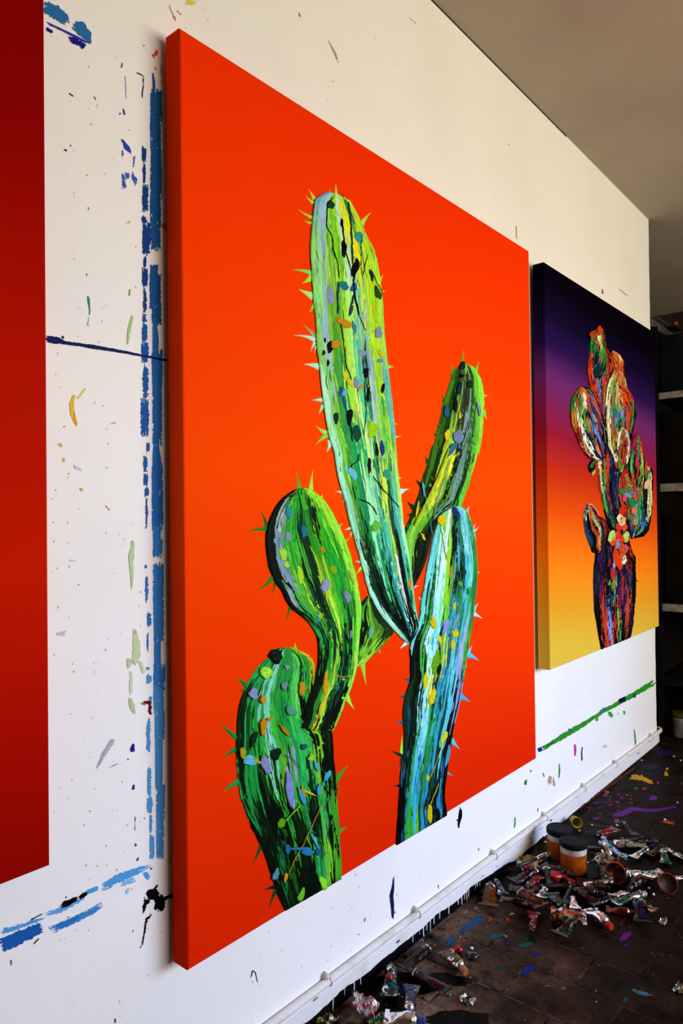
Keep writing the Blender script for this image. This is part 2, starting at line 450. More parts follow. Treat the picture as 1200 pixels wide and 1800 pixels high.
left = [(256,285,249,257,.1),(285,325,250,257,.6),(322,375,250,261,.15),(378,395,249,258,.2),(390,450,250,265,.15),(448,472,252,257,.4),(470,506,249,260,.2),(505,552,251,258,.5),
 (550,568,250,258,.4),(566,602,249,259,.15),(600,640,248,261,.15),(640,702,250,262,.45),(700,770,247,262,.2),(776,796,257,263,.2),(800,832,251,260,.55),(830,856,252,260,.2),(855,874,254,261,.2),(875,930,255,260,.6),
 (990,1002,254,258,.3),(1012,1060,254,261,.55),(1076,1102,258,266,.3),(1110,1150,257,262,.8),(1170,1180,257,262,.2),(1185,1202,257,266,.2),(1222,1236,262,267,.3),(1262,1322,256,266,.6),(1346,1402,259,266,.15),(1398,1432,258,268,.35),(1430,1466,262,268,.5),(1464,1514,263,271,.35)]
for y0, y1, xl, xr, dr in left:
    f = (y0-256)/1260
    h = '0f3f86' if f < .2 else ('1a55a5' if f < .5 else ('2a6cba' if f < .72 else '4a94d0'))
    brush([((xl+xr)/2, y0, (xr-xl)*.8), ((xl+xr)/2+.5, (y0+y1)/2, xr-xl), ((xl+xr)/2, y1, (xr-xl)*.8)], h, dr, .35)
WALLMARKS = [
 ('0b1a56', [(79,594,9),(100,597,10),(112,602,7),(140,606,6),(160,609,7),(190,614,6),(225,620,5),(250,625,4),(280,631,4),(297,634,4)], .05),
 ('0b1a56', [(80,598,5),(98,602,5),(112,602,3)], .3), ('0b1a56', [(107,590,5),(114,596,4)], .1),
 ('2a6cae', [(74,8,22),(95,20,24),(110,32,22),(121,42,10)], .22), ('2a6cae', [(127,44,12),(140,48,22),(152,62,18),(160,78,3)], .06),
 ('3a3aa8', [(80,39,4),(110,53,4),(140,68,5),(160,79,2)], .3), ('1c1c86', [(119,65,6),(130,71,12),(146,80,10),(142,88,3)], .25), ('1c1c86', [(79,49,7),(90,55,5),(94,60,2)], .2),
 ('1c2a5a', [(213,122,2),(214,116,2),(216,108,1.5)], .1), ('101e4a', [(238,127,2.5),(248,131,2),(252,135,2),(252,150,2),(250,165,2),(250,178,1.5)], .35),
 ('8aa8d8', [(220,132,2),(221,150,1.5),(222,176,1.5)], .6),
 ('2a4ab4', [(208,198,3),(214,202,5)], .3), ('2a4ab4', [(217,190,4),(220,205,5)], .5), ('2a4ab4', [(214,244,3),(222,258,9),(232,270,3)], .12),
 ('4a6ac8', [(215,262,5),(216,278,5)], .6), ('4a6ac8', [(237,272,5),(234,296,5)], .6), ('3a5ac0', [(216,304,6),(219,332,9)], .5), ('3a5ac0', [(224,302,10),(224,316,9)], .55), ('3a5ac0', [(232,302,4),(237,316,9),(239,326,3)], .35),
 ('d04a20', [(252,76,2),(254,84,2)], .2), ('d8401a', [(276,86,5),(273,100,6)], .45), ('d8401a', [(266,94,3),(272,101,3)], .2), ('d8603a', [(272,116,3),(275,126,2)], .6), ('d8603a', [(283,112,2),(284,150,2)], .7),
 ('c86a50', [(297,10,4),(312,42,4)], .8), ('c86a50', [(306,14,4),(320,28,3)], .85),
 ('2c2c2c', [(122,164,2.5),(131,171,1.5)], .1), ('3c3c3c', [(164,167,1.5),(170,178,1)], .1), ('2a1c10', [(110,262,3),(116,264,3),(120,267,1)], .05), ('2a2018', [(92,263,2),(95,266,2)], .05), ('b8b830', [(150,306,3),(157,310,2)], .4), ('6aa838', [(228,376,4),(231,381,4)], .3), ('8ab848', [(228,386,1.5),(227,395,1.5)], .3),
 ('2f9050', [(154,518,2),(156,528,4),(158,545,2),(157,556,1)], .1), ('9ccaa0', [(157,556,2),(153,575,2)], .5), ('6ab040', [(229,506,2),(227,522,3)], .1), ('a8cc88', [(234,551,3),(227,580,6),(224,608,2)], .2),
 ('e8641c', [(283,393,9),(293,402,8)], .25),
 ('e8c020', [(131,693,4),(126,710,7),(128,728,8),(133,742,6),(136,750,3)], .03), ('d89018', [(129,722,2),(132,740,3),(135,749,3)], .0), ('e8d850', [(152,681,2),(145,690,3),(138,700,3),(134,696,1)], .1),
 ('b8a820', [(116,748,2),(110,753,3)], .1), ('c8b820', [(107,777,2),(108,788,4)], .1), ('d0c020', [(112,802,2),(112,814,5)], .1), ('b0a030', [(121,828,2),(122,834,3)], .1), ('c0b020', [(140,856,4),(146,865,5)], .25), ('c0b020', [(163,878,4),(168,882,3)], .3), ('b8a840', [(184,887,2),(195,899,1.5)], .2),
 ('c8d8ea', [(129,820,6),(145,826,5)], .3), ('c8d8ea', [(136,846,5),(142,848,5)], .3),
 ('b8cf9a', [(234,950,5),(231,978,10),(232,1010,6),(232,1038,2)], .25), ('c0d4a4', [(236,1102,4),(240,1125,13),(240,1152,14),(233,1170,10)], .3), ('bccf9c', [(228,1155,10),(227,1175,6)], .3), ('c4d6aa', [(245,1160,5),(254,1185,6)], .35), ('b4c890', [(228,1226,5),(232,1240,9),(236,1256,5)], .2), ('d2dcc0', [(230,1180,8),(231,1225,8)], .75),
 ('c8c8b8', [(97,1115,2),(110,1114,8),(117,1113,9)], .05),
 ('5a1c14', [(250,1234,3),(262,1235,7),(268,1238,4)], .1), ('5a1c14', [(265,1236,6),(263,1250,5),(267,1258,3)], .15), ('8a7470', [(248,1236,2),(258,1240,3)], .3),
 ('14208a', [(235,1305,2),(233,1317,8),(234,1324,5)], .0), ('14208a', [(236,1377,2),(234,1388,5),(234,1392,3)], .0), ('14208a', [(241,1482,4),(236,1487,6)], .0), ('14208a', [(244,1507,3),(241,1514,4)], .0), ('101a60', [(222,1336,3),(228,1333,2)], .0), ('1a2060', [(238,1430,1.5),(237,1460,1.5)], .7), ('2a3070', [(212,1340,1.5),(190,1350,1.5)], .7),
 # blue diagonal at lower left
 ('1c58a8', [(0,1664,24),(30,1650,24),(60,1636,20),(76,1630,18)], .12), ('4a98d8', [(0,1638,10),(30,1630,9),(60,1620,8),(80,1612,8)], .45), ('3a84cc', [(88,1636,16),(120,1622,14),(150,1608,14),(180,1590,12)], .5), ('2a70be', [(90,1632,8),(115,1624,9),(140,1610,8)], .25), ('5aa4de', [(80,1608,10),(105,1600,12),(150,1578,10)], .6),
 ('4a9ad8', [(150,1570,8),(175,1560,7)], .3), ('4a9ad8', [(178,1562,12),(205,1546,16),(235,1533,14),(265,1522,7)], .32), ('7ab8e4', [(212,1556,10),(238,1545,12)], .5), ('4a9ad8', [(254,1532,8),(262,1546,8)], .3), ('9ac8ea', [(222,1572,6),(226,1560,5)], .5),
 ('05070c', [(104,1596,4),(116,1589,11),(132,1581,8),(140,1577,4)], .12), ('05070c', [(138,1580,6),(148,1573,8),(155,1568,3)], .2), ('05070c', [(180,1561,3),(185,1559,2)], .1), ('0a1022', [(53,1618,4),(60,1614,2),(75,1606,2)], .3), ('0a1838', [(116,1612,4),(122,1611,3)], .1), ('0a1022', [(58,1661,2),(70,1648,2)], .6),
 ('05060a', [(257,1577,12),(268,1571,20),(280,1576,15)], .08), ('05060a', [(277,1572,14),(282,1588,19),(278,1603,14)], .06), ('05060a', [(282,1584,8),(294,1577,6),(306,1573,9)], .12), ('05060a', [(266,1570,3),(272,1562,3),(279,1554,4)], .2), ('05060a', [(259,1578,12),(255,1592,8),(252,1606,4)], .4), ('05060a', [(268,1606,6),(258,1615,5),(254,1640,3),(249,1664,3)], .45), ('0a0c24', [(249,1664,4),(248,1670,6)], .0), ('05060a', [(264,1524,4),(268,1530,3)], .3),
 ('3a80bc', [(16,1692,9),(24,1692,9)], .1), ('e8cc30', [(293,1512,10),(303,1514,16)], .35),
 # below the large canvas and to the right
 ('14164a', [(692,1540,1.5),(691,1556,4),(688,1575,7),(690,1595,6),(690,1616,3)], .05), ('8078a0', [(693,1598,4),(694,1608,3)], .6), ('3a3050', [(202,1788,2),(203,1800,3)], .1), ('20265e', [(441,1719,1.5),(444,1706,2),(449,1710,1.5),(453,1728,1)], .0), ('b88a30', [(443,1722,2),(444,1728,2)], .0), ('7a6a50', [(640,1620,3),(642,1613,2)], .1), ('4a3c30', [(631,1641,3),(632,1646,3)], .0),
 ('05060a', [(809,1418,3),(809,1435,7),(806,1448,4),(806,1460,1.5)], .15), ('05060a', [(803,1440,4),(802,1446,3)], .1), ('1c2028', [(843,1399,3),(841,1401,2)], 0),
 ('2f6aa8', [(770,1553,1.5),(771,1566,1.5)], .1), ('3a70a0', [(473,1636,1.5),(474,1641,1.5)], .1), ('8a7460', [(625,1534,1.2),(624,1541,1.2)], .1),
 ('0c2c78', [(943,1320,7),(950,1317,7),(955,1315,6)], .1), ('2d8a24', [(952,1317,8),(970,1306,7),(990,1294,9),(1010,1282,9),(1030,1270,8),(1045,1260,6),(1060,1250,7),(1080,1240,7),(1100,1228,8),(1115,1220,8),(1135,1208,9),(1152,1198,9)], .1, .45),
 ('1a6a3a', [(958,1312,5),(975,1303,4)], .5), ('1c5aa0', [(998,1286,6),(1005,1281,7)], .1), ('0c1038', [(1086,1234,6),(1096,1229,8),(1101,1226,6)], .1), ('1878a0', [(1055,1252,6),(1066,1244,6)], .3), ('38a030', [(1050,1255,6),(1048,1270,4)], .3), ('38a030', [(1069,1250,5),(1074,1258,8),(1076,1252,3)], .2), ('38a030', [(1096,1247,3),(1098,1258,3)], .1), ('4aa840', [(1086,1250,2),(1086,1256,2)], .1), ('101828', [(1060,1236,3),(1060,1242,2)], .0), ('3858a8', [(1131,1216,4),(1130,1222,3)], .1), ('1c5a30', [(1120,1222,10),(1110,1224,6)], .4),
 ('b8309a', [(1010,1306,3),(1011,1320,4),(1010,1331,2)], .08), ('5a3c30', [(1023,1310,1.5),(1023,1316,2),(1022,1322,2),(1023,1340,3)], .3), ('6ab048', [(1004,1331,4),(1007,1328,3)], .2), ('2c9040', [(1114,1280,1.5),(1116,1297,2.5),(1117,1310,3)], .0), ('38803a', [(983,1341,1.5),(983,1355,3),(982,1370,1.5)], .05), ('38803a', [(953,1356,1.5),(957,1368,2)], .1),
 ('a89080', [(967,1362,7),(965,1380,9)], .55), ('a89080', [(972,1366,3),(974,1384,5)], .5), ('1c4a28', [(933,1353,3),(934,1357,3)], 0), ('287838', [(924,1370,4),(923,1382,5)], .3), ('2c8838', [(905,1434,1.5),(905,1448,2.5),(903,1458,1.5)], 0), ('40484a', [(945,1418,1.5),(945,1428,1.5)], 0), ('c0c0c0', [(1060,1308,9),(1066,1316,10)], .6), ('404860', [(1052,1332,2),(1053,1338,2)], 0), ('b06878', [(1122,1289,3),(1123,1292,3)], 0), ('283040', [(882,1458,3),(884,1460,3)], 0), ('9a7a40', [(840,1488,2),(842,1498,2)], .1),
 ('c01c14', [(1058,506,1.5),(1059,514,3),(1059,519,1.5)], 0), ('9a5a50', [(1036,499,2),(1036,503,2)], 0), ('b8b8b0', [(1086,507,2),(1104,521,3)], .6), ('a89860', [(907,395,2),(908,422,1.5)], .4), ('8a8a88', [(525,20,2),(528,32,3)], .3), ('909088', [(576,70,2),(590,96,3),(594,110,2)], .5), ('9a9a90', [(500,82,3),(502,86,2)], 0), ('a8a8a0', [(718,30,1.5),(733,42,1.5)], .6), ('a8a090', [(894,250,1.5),(895,258,1.5)], .2), ('d8cc60', [(325,3,14),(345,6,10)], .6),
 ('b0b4c0', [(195,744,3),(206,743,2)], .4), ('c0c4cc', [(120,985,3),(135,986,2)], .4), ('a8b0c0', [(200,1300,14),(180,1330,10),(170,1352,5)], .75), ('d0d0d8', [(205,1293,7),(208,1295,6)], .1),
]
for w_ in WALLMARKS:
    brush(w_[1], w_[0], w_[2], w_[3] if len(w_) > 3 else .3)
# fine spatter over the wall: hundreds of dots, one part
q = random.Random(11); mb = MB(); pal = ['b8bcc4', '707880', 'd0c4b4', 'a8b0bc', '98a098', 'ccb8a4', '8890a0', 'b89080']
for k in range(420):
    y = q.uniform(0, 1); x = q.uniform(0, 1)
    zone = q.random()
    if zone < .45: p = W(q.uniform(90, 300), q.uniform(60, 1790))
    elif zone < .8:
        x = q.uniform(430, 1150); p = W(x, 1800-(x-462)*.745-q.uniform(8, 150)*(1-(x-430)/900))
        if p.z < .11: continue
    else: p = W(q.uniform(300, 1130), q.uniform(0, 440))
    if p.x > XE-.02 or p.x < .3 or p.z > ZC-.02: continue
    r = q.uniform(.0005, .0014); c = lin(q.choice(pal)); e = q.uniform(1, 2.6)
    ids = [mb.vert((p.x+r*math.cos(a), -.0006, p.z+r*e*math.sin(a)), c) for a in (0, 1.05, 2.09, 3.14, 4.19, 5.24)]
    mb.face(ids)
tag(mb.build('paint_spatter', M['flat_paint'], wall, False, True), kind='stuff')
# marks on the skirting
q = random.Random(5)
for k in range(26):
    x = q.uniform(1.15, 4.0); z = q.uniform(.045, .075); h = q.choice(['283a58', '7a3c28', '2a4a80', '403028', '6a8a30', '101828'])
    r = q.uniform(.002, .008); mb = MB(); c = lin(h)
    ids = [mb.vert((x+r*math.cos(a)*q.uniform(.8, 2), -.0137, z+r*.4*math.sin(a)*q.uniform(.6, 1.4)), c) for a in [j*.785 for j in range(8)]]
    mb.face(ids); mb.build('paint_mark', M['flat_paint'], skirt, False, True)

# ------------------------------------------------------------------ canvases
OY, PY = -.0604, -.0619
def canvas(parent, x0, x1, z0, z1, yf, yb, mt, name='canvas'):
    mb = MB(); r = .004; yb_ = yb
    pr = [(yb_, 0), (yf+r, 0), (yf+r*.3, r*.3), (yf, r)]
    rings = []
    for y, ins in pr:
        rings.append([(x0+ins, y, z0+ins), (x1-ins, y, z0+ins), (x1-ins, y, z1-ins), (x0+ins, y, z1-ins)])
    mb.loft(rings); return mb.build(name, mt, parent)
def battens(parent, x0, x1, z0, z1, yb):
    for z in (z0+.25*(z1-z0), z0+.8*(z1-z0)):
        mb = MB(); mb.box((x0+.12, yb-.004, z-.03), (x1-.12, -.0003, z+.03)); mb.build('hanging_batten', M['batten'], parent)
M['batten'] = noisy('batten_wood', (.35, .24, .14, 1), (.28, .18, .1, 1), 8, .6, sc=(1, 1, 6))

OX0, OX1, OZ0, OZ1 = .8674, 2.4407, .3675, 2.2350
M['orange'] = ramp_canvas('orange_canvas_paint', [(0, 'ec3000'), (.22, 'f83a00'), (.5, 'ff4a02'), (.75, 'f23600'), (1, 'd82400')], OZ0, OZ1, .06)
og = empty('cactus_painting', (0, 0, 0)); tag(og, 'large orange canvas painted with a green multi-armed cactus in thick paint', 'painting')
canvas(og, OX0, OX1, OZ0, OZ1, OY, -.0144, M['orange']); battens(og, OX0, OX1, OZ0, OZ1, -.0144)

PX0, PX1, PZ0, PZ1 = 2.5692, 3.9413, .6687, 2.2294
M['sunset'] = ramp_canvas('sunset_canvas_paint', [(.03, '04000c'), (.12, '12072e'), (.20, '281050'), (.28, '66286c'), (.34, '7a2058'), (.42, '921830'), (.51, 'c02c10'), (.61, 'e24c08'), (.73, 'f27a10'), (.85, 'e09a20'), (.96, 'd8b43a')], PZ0, PZ1, .02, -.045, .106)
pg = empty('cactus_painting', (0, 0, 0)); tag(pg, 'purple to yellow sunset canvas painted with a multicoloured cactus, at the end of the wall', 'painting')
canvas(pg, PX0, PX1, PZ0, PZ1, PY, -.0144, M['sunset']); battens(pg, PX0, PX1, PZ0, PZ1, -.0144)

RX0, RX1, RZ0, RZ1 = -.78, .588, .679, 2.24
M['redc'] = ramp_canvas('red_canvas_paint', [(0, '780000'), (.25, '900400'), (.5, 'b81400'), (.72, 'c81a00'), (.9, 'a80a00'), (1, '920600')], RZ0, RZ1, .05)  # red deepens at top and bottom, partly light falloff put into the colour
rg = empty('red_painting', (0, 0, 0)); tag(rg, 'plain deep red canvas hung beside the blue paint strokes', 'painting')
canvas(rg, RX0, RX1, RZ0, RZ1, -.06, -.0144, M['redc']); battens(rg, RX0, RX1, RZ0, RZ1, -.0144)

# ---- painted cactus limbs -----------------------------------------------------
def c4(p): return (380+p[0]/2.3077, 300+p[1]/2.3077)
def c5(p): return (380+p[0]/2.3077, 780+p[1]/2.3077)
def c6(p): return (360+p[0]/2.3077, 1120+p[1]/2.3077)
def c7(p): return (900+p[0]/4, 400+p[1]/4)
def c8(p): return (900+p[0]/4, 800+p[1]/4)

class Line:
    def __init__(s, pts):
        s.p = [Vector(p) for p in pts]; s.l = [0]
        for a, b in zip(s.p, s.p[1:]): s.l.append(s.l[-1]+(b-a).length)
    def at(s, u):
        d = max(0, min(1, u))*s.l[-1]
        for i in range(len(s.p)-1):
            if d <= s.l[i+1]+1e-9:
                f = (d-s.l[i])/max(1e-9, s.l[i+1]-s.l[i])
                a, b = s.p[i], s.p[i+1]
                return a.lerp(b, f)
        return s.p[-1].copy()

class Limb:
    """a painted limb between two edge lines given in pixels; s runs along it, t across it"""
    def __init__(s, Lp, Rp, rows, Y):
        s.L = Line([W(x, y, Y) for x, y in Lp]); s.R = Line([W(x, y, Y) for x, y in Rp]); s.Y = Y
        s.rows = [(u, [lin(h) for h in r.split()]) for u, r in rows]
        s.lk = [[s.L.at(i/200), s.R.at(i/200)] for i in range(201)]
        s.len = (s.L.l[-1]+s.R.l[-1])/2
    def P(s, u, t, h=0):
        k = max(0, min(200, u*200)); i = min(199, int(k)); f = k-i
        a = s.lk[i][0].lerp(s.lk[i+1][0], f); b = s.lk[i][1].lerp(s.lk[i+1][1], f)
        p = a.lerp(b, t); p.y = s.Y-h; return p
    def width(s, u): return (s.P(u, 0)-s.P(u, 1)).length
    def col(s, u, t, q):
        u += q.gauss(0, .018); t = min(.999, max(0, t+q.gauss(0, .022)))
        j = 0
        while j < len(s.rows)-2 and s.rows[j+1][0] < u: j += 1
        (ua, ra), (ub, rb) = s.rows[j], s.rows[min(j+1, len(s.rows)-1)]
        f = (u-ua)/max(1e-6, ub-ua)
        r = rb if q.random() < f else ra
        c = r[int(t*len(r))]; g = (1.2 if c[1] > .12 else .85)*math.exp(q.gauss(0, .13))
        return (min(.95, c[0]*g+.0008), min(.95, c[1]*g+.001), min(.95, c[2]*g+.0008), 1)

def limb(parent, Lp, Rp, rows, n, seed, Y, name='cactus_limb', h0=.0012, wmin=.005, wmax=.024, lmin=.04, lmax=.20, relief=.55, black=.65, pblack=.10):
    q = random.Random(seed); lb = Limb(Lp, Rp, rows, Y)
    nu = max(20, int(lb.len/.008)); nt = 14; mb = MB(); g = []
    for i in range(nu+1):
        u = i/nu; row = []
        for k in range(nt+1):
            t = k/nt; w_ = max(.004, lb.width(u))
            jt = (q.uniform(-.0014, .0014)/w_) if k in (0, nt) else 0
            row.append(mb.vert(lb.P(u, t+jt, h0+.0006*q.random()), lb.col(u, t, q)))
        g.append(row)
    for a, b in zip(g, g[1:]):
        for k in range(nt): mb.face((a[k], b[k], b[k+1], a[k+1]))
    for k in (0, nt):                                   # edge of the paint layer down to the canvas
        bot = [mb.vert(Vector(mb.v[r[k]])+Vector((0, h0+.0006, 0)), mb.c[r[k]]) for r in g]
        for i in range(nu): mb.face((g[i][k], g[i+1][k], bot[i+1], bot[i]))
    base = mb.build(name, M['impasto'], parent, False, True)
    # the strokes: flat-topped ridges of paint dragged along the limb
    mb = MB()
    def one(u0, du, t0, wd, hh, c, bend=0.0, segs=7):
        rows_ = []
        for i in range(segs+1):
            f = i/segs; u = u0+du*f
            w_ = max(.004, lb.width(u))
            tp = min(1, 4*f+.25, 4*(1-f)+.15)*q.uniform(.78, 1.12)
            hw = .5*wd*tp/w_; tc = t0+bend*math.sin(f*3.1)
            tc = min(1-hw*.6, max(hw*.6, tc))
            cc = tuple(x*q.uniform(.88, 1.1) for x in c[:3])+(1,)
            he = hh*(.55+.45*q.random())
            row = [mb.vert(lb.P(u, tc-hw, h0*.8), cc), mb.vert(lb.P(u, tc-hw*.62, h0+he*q.uniform(.6, 1)), cc), mb.vert(lb.P(u, tc+hw*.62, h0+he), cc), mb.vert(lb.P(u, tc+hw, h0*.8), cc)]
            rows_.append(row)
        for a, b in zip(rows_, rows_[1:]):
            for k in range(3): mb.face((a[k], b[k], b[k+1], a[k+1]))
    for k in range(n):
        u0 = q.uniform(-.02, .96); du = q.uniform(lmin, lmax)/lb.len; du = min(du, 1-u0)
        if u0 < 0: u0 = 0
        t0 = q.random(); big = (1-k/n)
        wd = q.uniform(wmin, wmin+(wmax-wmin)*(.35+.65*big))
        one(u0, du, t0, wd, relief*q.uniform(.0008, .0032), lb.col(u0+du/2, t0, q), q.gauss(0, .012))
    # broken thin dark and light drags
    for k in range(int(n*black)):
        u0 = q.uniform(0, .97); t0 = q.random(); c0 = lb.col(u0, t0, q)
        lum = c0[0]*.3+c0[1]*.6+c0[2]*.1
        du = min(q.uniform(.008, .06)/lb.len, 1-u0)
        if lum < .09 or q.random() < pblack: c = (.003, .006, .004, 1)
        else: c = tuple(min(.95, x*q.choice((.45, 1.5, 1.8))+.01) for x in c0[:3])+(1,)
        one(u0, du, t0, q.uniform(.0012, .0045), relief*q.uniform(.0022, .0042), c, q.gauss(0, .015), 4)
    tag(mb.build('brush_strokes', M['impasto'], base, False, True), kind='stuff')
    return base, lb

def spine(parent, base, tip, wd, h, Y, h2=None):
    """one painted thorn: pixel base point, pixel tip, base width in pixels"""
    bx, by = base; tx, ty = tip; dx, dy = tx-bx, ty-by; l = math.hypot(dx, dy) or 1; nx, ny = -dy/l, dx/l
    bx -= dx/l*2; by -= dy/l*2
    c = lin(h); c2 = lin(h2) if h2 else tuple(min(.95, x*1.25) for x in c[:3])+(1,)
    q = random.Random(int(bx*7+by*3)); mb = MB(); lo = []; hi = []
    cv = q.uniform(-.08, .08)*l
    for f, wf in ((0, 1), (.35, .62), (.7, .28)):
        k = cv*math.sin(f*3.14)
        a = (bx+dx*f+nx*(wd*.5*wf+k), by+dy*f+ny*(wd*.5*wf+k)); b = (bx+dx*f-nx*(wd*.5*wf-k), by+dy*f-ny*(wd*.5*wf-k))
        m_ = ((a[0]+b[0])/2, (a[1]+b[1])/2)
        lo.append((mb.vert(W(a[0], a[1], Y), c), mb.vert(W(m_[0], m_[1], Y)+Vector((0, -.0022*(1-f*.6), 0)), c2), mb.vert(W(b[0], b[1], Y), c)))
    tp = mb.vert(W(tx, ty, Y)+Vector((0, -.0004, 0)), c2)
    for a, b in zip(lo, lo[1:]):
        for k in range(2): mb.face((a[k], b[k], b[k+1], a[k+1]))
    mb.face((lo[-1][0], tp, lo[-1][1])); mb.face((lo[-1][1], tp, lo[-1][2]))
    return mb.build('spine', M['blob'], parent, False, True)

def blob(parent, x, y, wx, wy, h, Y, ang=0, tall=.004, seed=0, streak=True):
    """a dab of thick paint dragged off the knife, wx by wy pixels"""
    q = random.Random(int(x*13+y*7)+seed); mb = MB(); c = lin(h); n = 22; tall *= .42; wx *= .92; wy *= .92
    ca, sa = math.cos(ang), math.sin(ang)
    p1, p2, p3 = q.uniform(0, 6.3), q.uniform(0, 6.3), q.uniform(0, 6.3)
    tail = q.choice((1.57, -1.57, 1.57, -1.57, q.uniform(0, 6.3))); tl = q.uniform(.1, .55)
    rad = []
    for j in range(n):
        a = 2*math.pi*j/n
        d = math.cos(a-tail)
        rad.append(.92+.13*math.sin(2*a+p1)+.09*math.sin(3*a+p2)+.06*math.sin(5*a+p3)+q.uniform(-.06, .06)+(tl*max(0, d)**6))
    def pt(u, v, k, hh):
        dx, dy = u*wx/2*k, v*wy/2*k
        return W(x+dx*ca-dy*sa, y+dx*sa+dy*ca, Y)+Vector((0, -hh, 0))
    rings = []; tint = [q.uniform(.72, 1.2) for _ in range(n)]
    for r_, (k, hh) in enumerate(((1.0, 0), (.93, tall*.75), (.72, tall), (.45, tall*.7), (.2, tall*.85))):
        ring = []
        for j in range(n):
            a = 2*math.pi*j/n; g = tint[(j*3+r_*5) % n] if r_ else .8
            ring.append(mb.vert(pt(math.cos(a)*rad[j], math.sin(a)*rad[j], k, hh*q.uniform(.7, 1.25)), tuple(min(.95, v*g) for v in c[:3])+(1,)))
        rings.append(ring)
    ce = mb.vert(pt(0, 0, 0, tall*.75), c)
    for a, b in zip(rings, rings[1:]):
        for j in range(n): mb.face((a[j], a[(j+1) % n], b[(j+1) % n], b[j]))
    for j in range(n): mb.face((rings[-1][j], rings[-1][(j+1) % n], ce))
    return mb.build('paint_blob', M['blob'], parent, True, True)

def thread(parent, pts, r, h, Y, lift=.0035):
    """a string of paint thrown across the limb; r in pixels"""
    L_ = Line([Vector((x, y, 0)) for x, y in pts]); k = max(4, int(L_.l[-1]/5)); P = []; R = []
    q = random.Random(int(pts[0][0]*5+pts[0][1]))
    for i in range(k+1):
        a = L_.at(i/k); p = W(a.x+q.uniform(-.6, .6), a.y+q.uniform(-.6, .6), Y)+Vector((0, -lift, 0)); P.append(p)
        R.append(r*.0013*q.uniform(.75, 1.25)*(.5 if i in (0, k) else 1))
    mb = MB(); mb.tube(P, R, 5, 0, lin(h)); return mb.build('paint_thread', M['blob'], parent, True, True)

# ---- the orange canvas: six limbs
def mp(fn, s): return [fn(p) for p in s]
A_L = mp(c4, [(485,98),(450,88),(415,105),(395,125),(388,190),(383,260),(380,330),(385,400),(390,460),(393,520),(400,600),(405,680),(412,760),(422,830),(430,900),(440,980),(450,1050),(465,1110)]) + \
      mp(c5, [(475,20),(483,80),(495,140),(510,200),(525,260),(545,340),(560,400),(580,470),(600,540),(622,610),(652,670),(690,722),(732,772),(778,812)])
A_R = mp(c4, [(485,98),(510,108),(535,122),(552,150),(570,185),(585,215),(600,260),(620,295),(634,320),(645,360),(655,410),(663,470),(670,530),(672,590),(675,650),(683,720),(690,790),(698,860),(708,940),(715,1020),(722,1100)]) + \
      mp(c5, [(725,20),(730,100),(740,180),(747,260),(756,340),(772,430),(785,520),(795,610),(806,690),(818,735),(800,780),(778,812)])
A_rows = [(0, '6aa0b0 6fb0b8 70b040 a0d010 a0c810 a8d0a0 b0c800 d0d000 2c6a48 a0c820'),
 (.07, '6a9ac0 88b8d0 8cc8b0 78c018 98d020 b0e0d0 c8d820 f0e000 308050 c0d010 98cc28'),
 (.17, '80c860 88b0d0 98d060 50a818 70c020 b0e0c0 b0d860 d0e010 c8e020 a8d820 a0d838'),
 (.26, '78c870 88a8c8 78b828 60a828 a0d840 90d870 a8d850 70c0a8 90c860 a8d820 98d020 98d828'),
 (.34, '88d060 90b0b8 58a020 409028 98d828 a8e060 58c8a0 60b0a8 88a8c0 a0d420 a8d820 90c850'),
 (.41, '88d070 90c8a0 40a038 108048 a0d830 b0e868 50c090 305838 90b0d8 88c020 a0d028 58b8a0'),
 (.48, '90e0a8 80c840 309838 108850 90d040 b0e878 b0e868 208850 90b8a8 50b850 90c828 60c0a8'),
 (.56, '90e8b8 70c840 40a030 109858 20a060 b8f090 c0f090 207848 509068 a0d840 30a050 a8d840'),
 (.63, '90e0b0 60a038 208838 108048 a8f0a0 50b888 90e0a0 184828 c0e040 309860 60b088 b0f060'),
 (.69, '88d8b0 3a7828 0c4020 188040 90f0b0 80e8b0 40b088 60b080 b8e830 105030 50b8a0 a8f070'),
 (.75, '90e0b8 0c2818 083018 30a060 70e0b8 20a068 40b890 40c0a8 a0e028 04100c 40b098 90e8a8'),
 (.82, '90e0c0 103020 041008 0c5028 208848 081008 208878 40a890 e0f0e8 041008 30a078 208040'),
 (.89, '98e8c8 184830 020804 0c4020 041008 041008 208080 70d0c0 041008 041008 186030 70c8a0'),
 (.95, '98e8c8 70c8a8 082814 020402 020402 020402 104840 082018 020402 020402 0c4020 081008'),
 (1.0, '90e0c0 30a060 082814 020402 020402 020402 082814 020402')]
B_L = mp(c4, [(1008,782),(985,790),(960,815),(945,860),(930,910),(915,960),(905,1010),(892,1060),(882,1110)]) + mp(c5, [(872,10),(860,60),(845,110),(830,165),(815,215),(800,260),(785,300),(768,340),(757,365),(760,430),(775,500),(785,560)])
B_R = mp(c4, [(1008,782),(1040,795),(1060,820),(1075,850),(1083,900),(1085,950),(1082,1000),(1078,1060),(1070,1110)]) + mp(c5, [(1062,20),(1050,70),(1035,120),(1020,170),(1003,215),(990,260),(930,290),(885,340),(870,380),(862,420),(850,470),(835,510),(815,550),(800,578),(795,592)])
B_rows = [(0, '305810 508820 70b030 98d060 60a830 90d840'), (.15, '307010 0c3008 405838 204010 305020 60b830 80d030'),
 (.3, '2c6010 184008 78a830 303820 709890 305830 48a030 88d038'), (.45, '306810 102c08 90c830 c8d020 081808 608878 184020 60b028'),
 (.6, '1c4008 103008 78b828 c0c828 60a820 081008 708c90 308838 50b838'), (.75, '143408 70b020 80c028 60a820 509818 205010 040804 103010'),
 (.9, '60b030 80c840 60a828 081404 0c2008 040804 103008'), (1, '103008 040804 183c08 0c2008')]
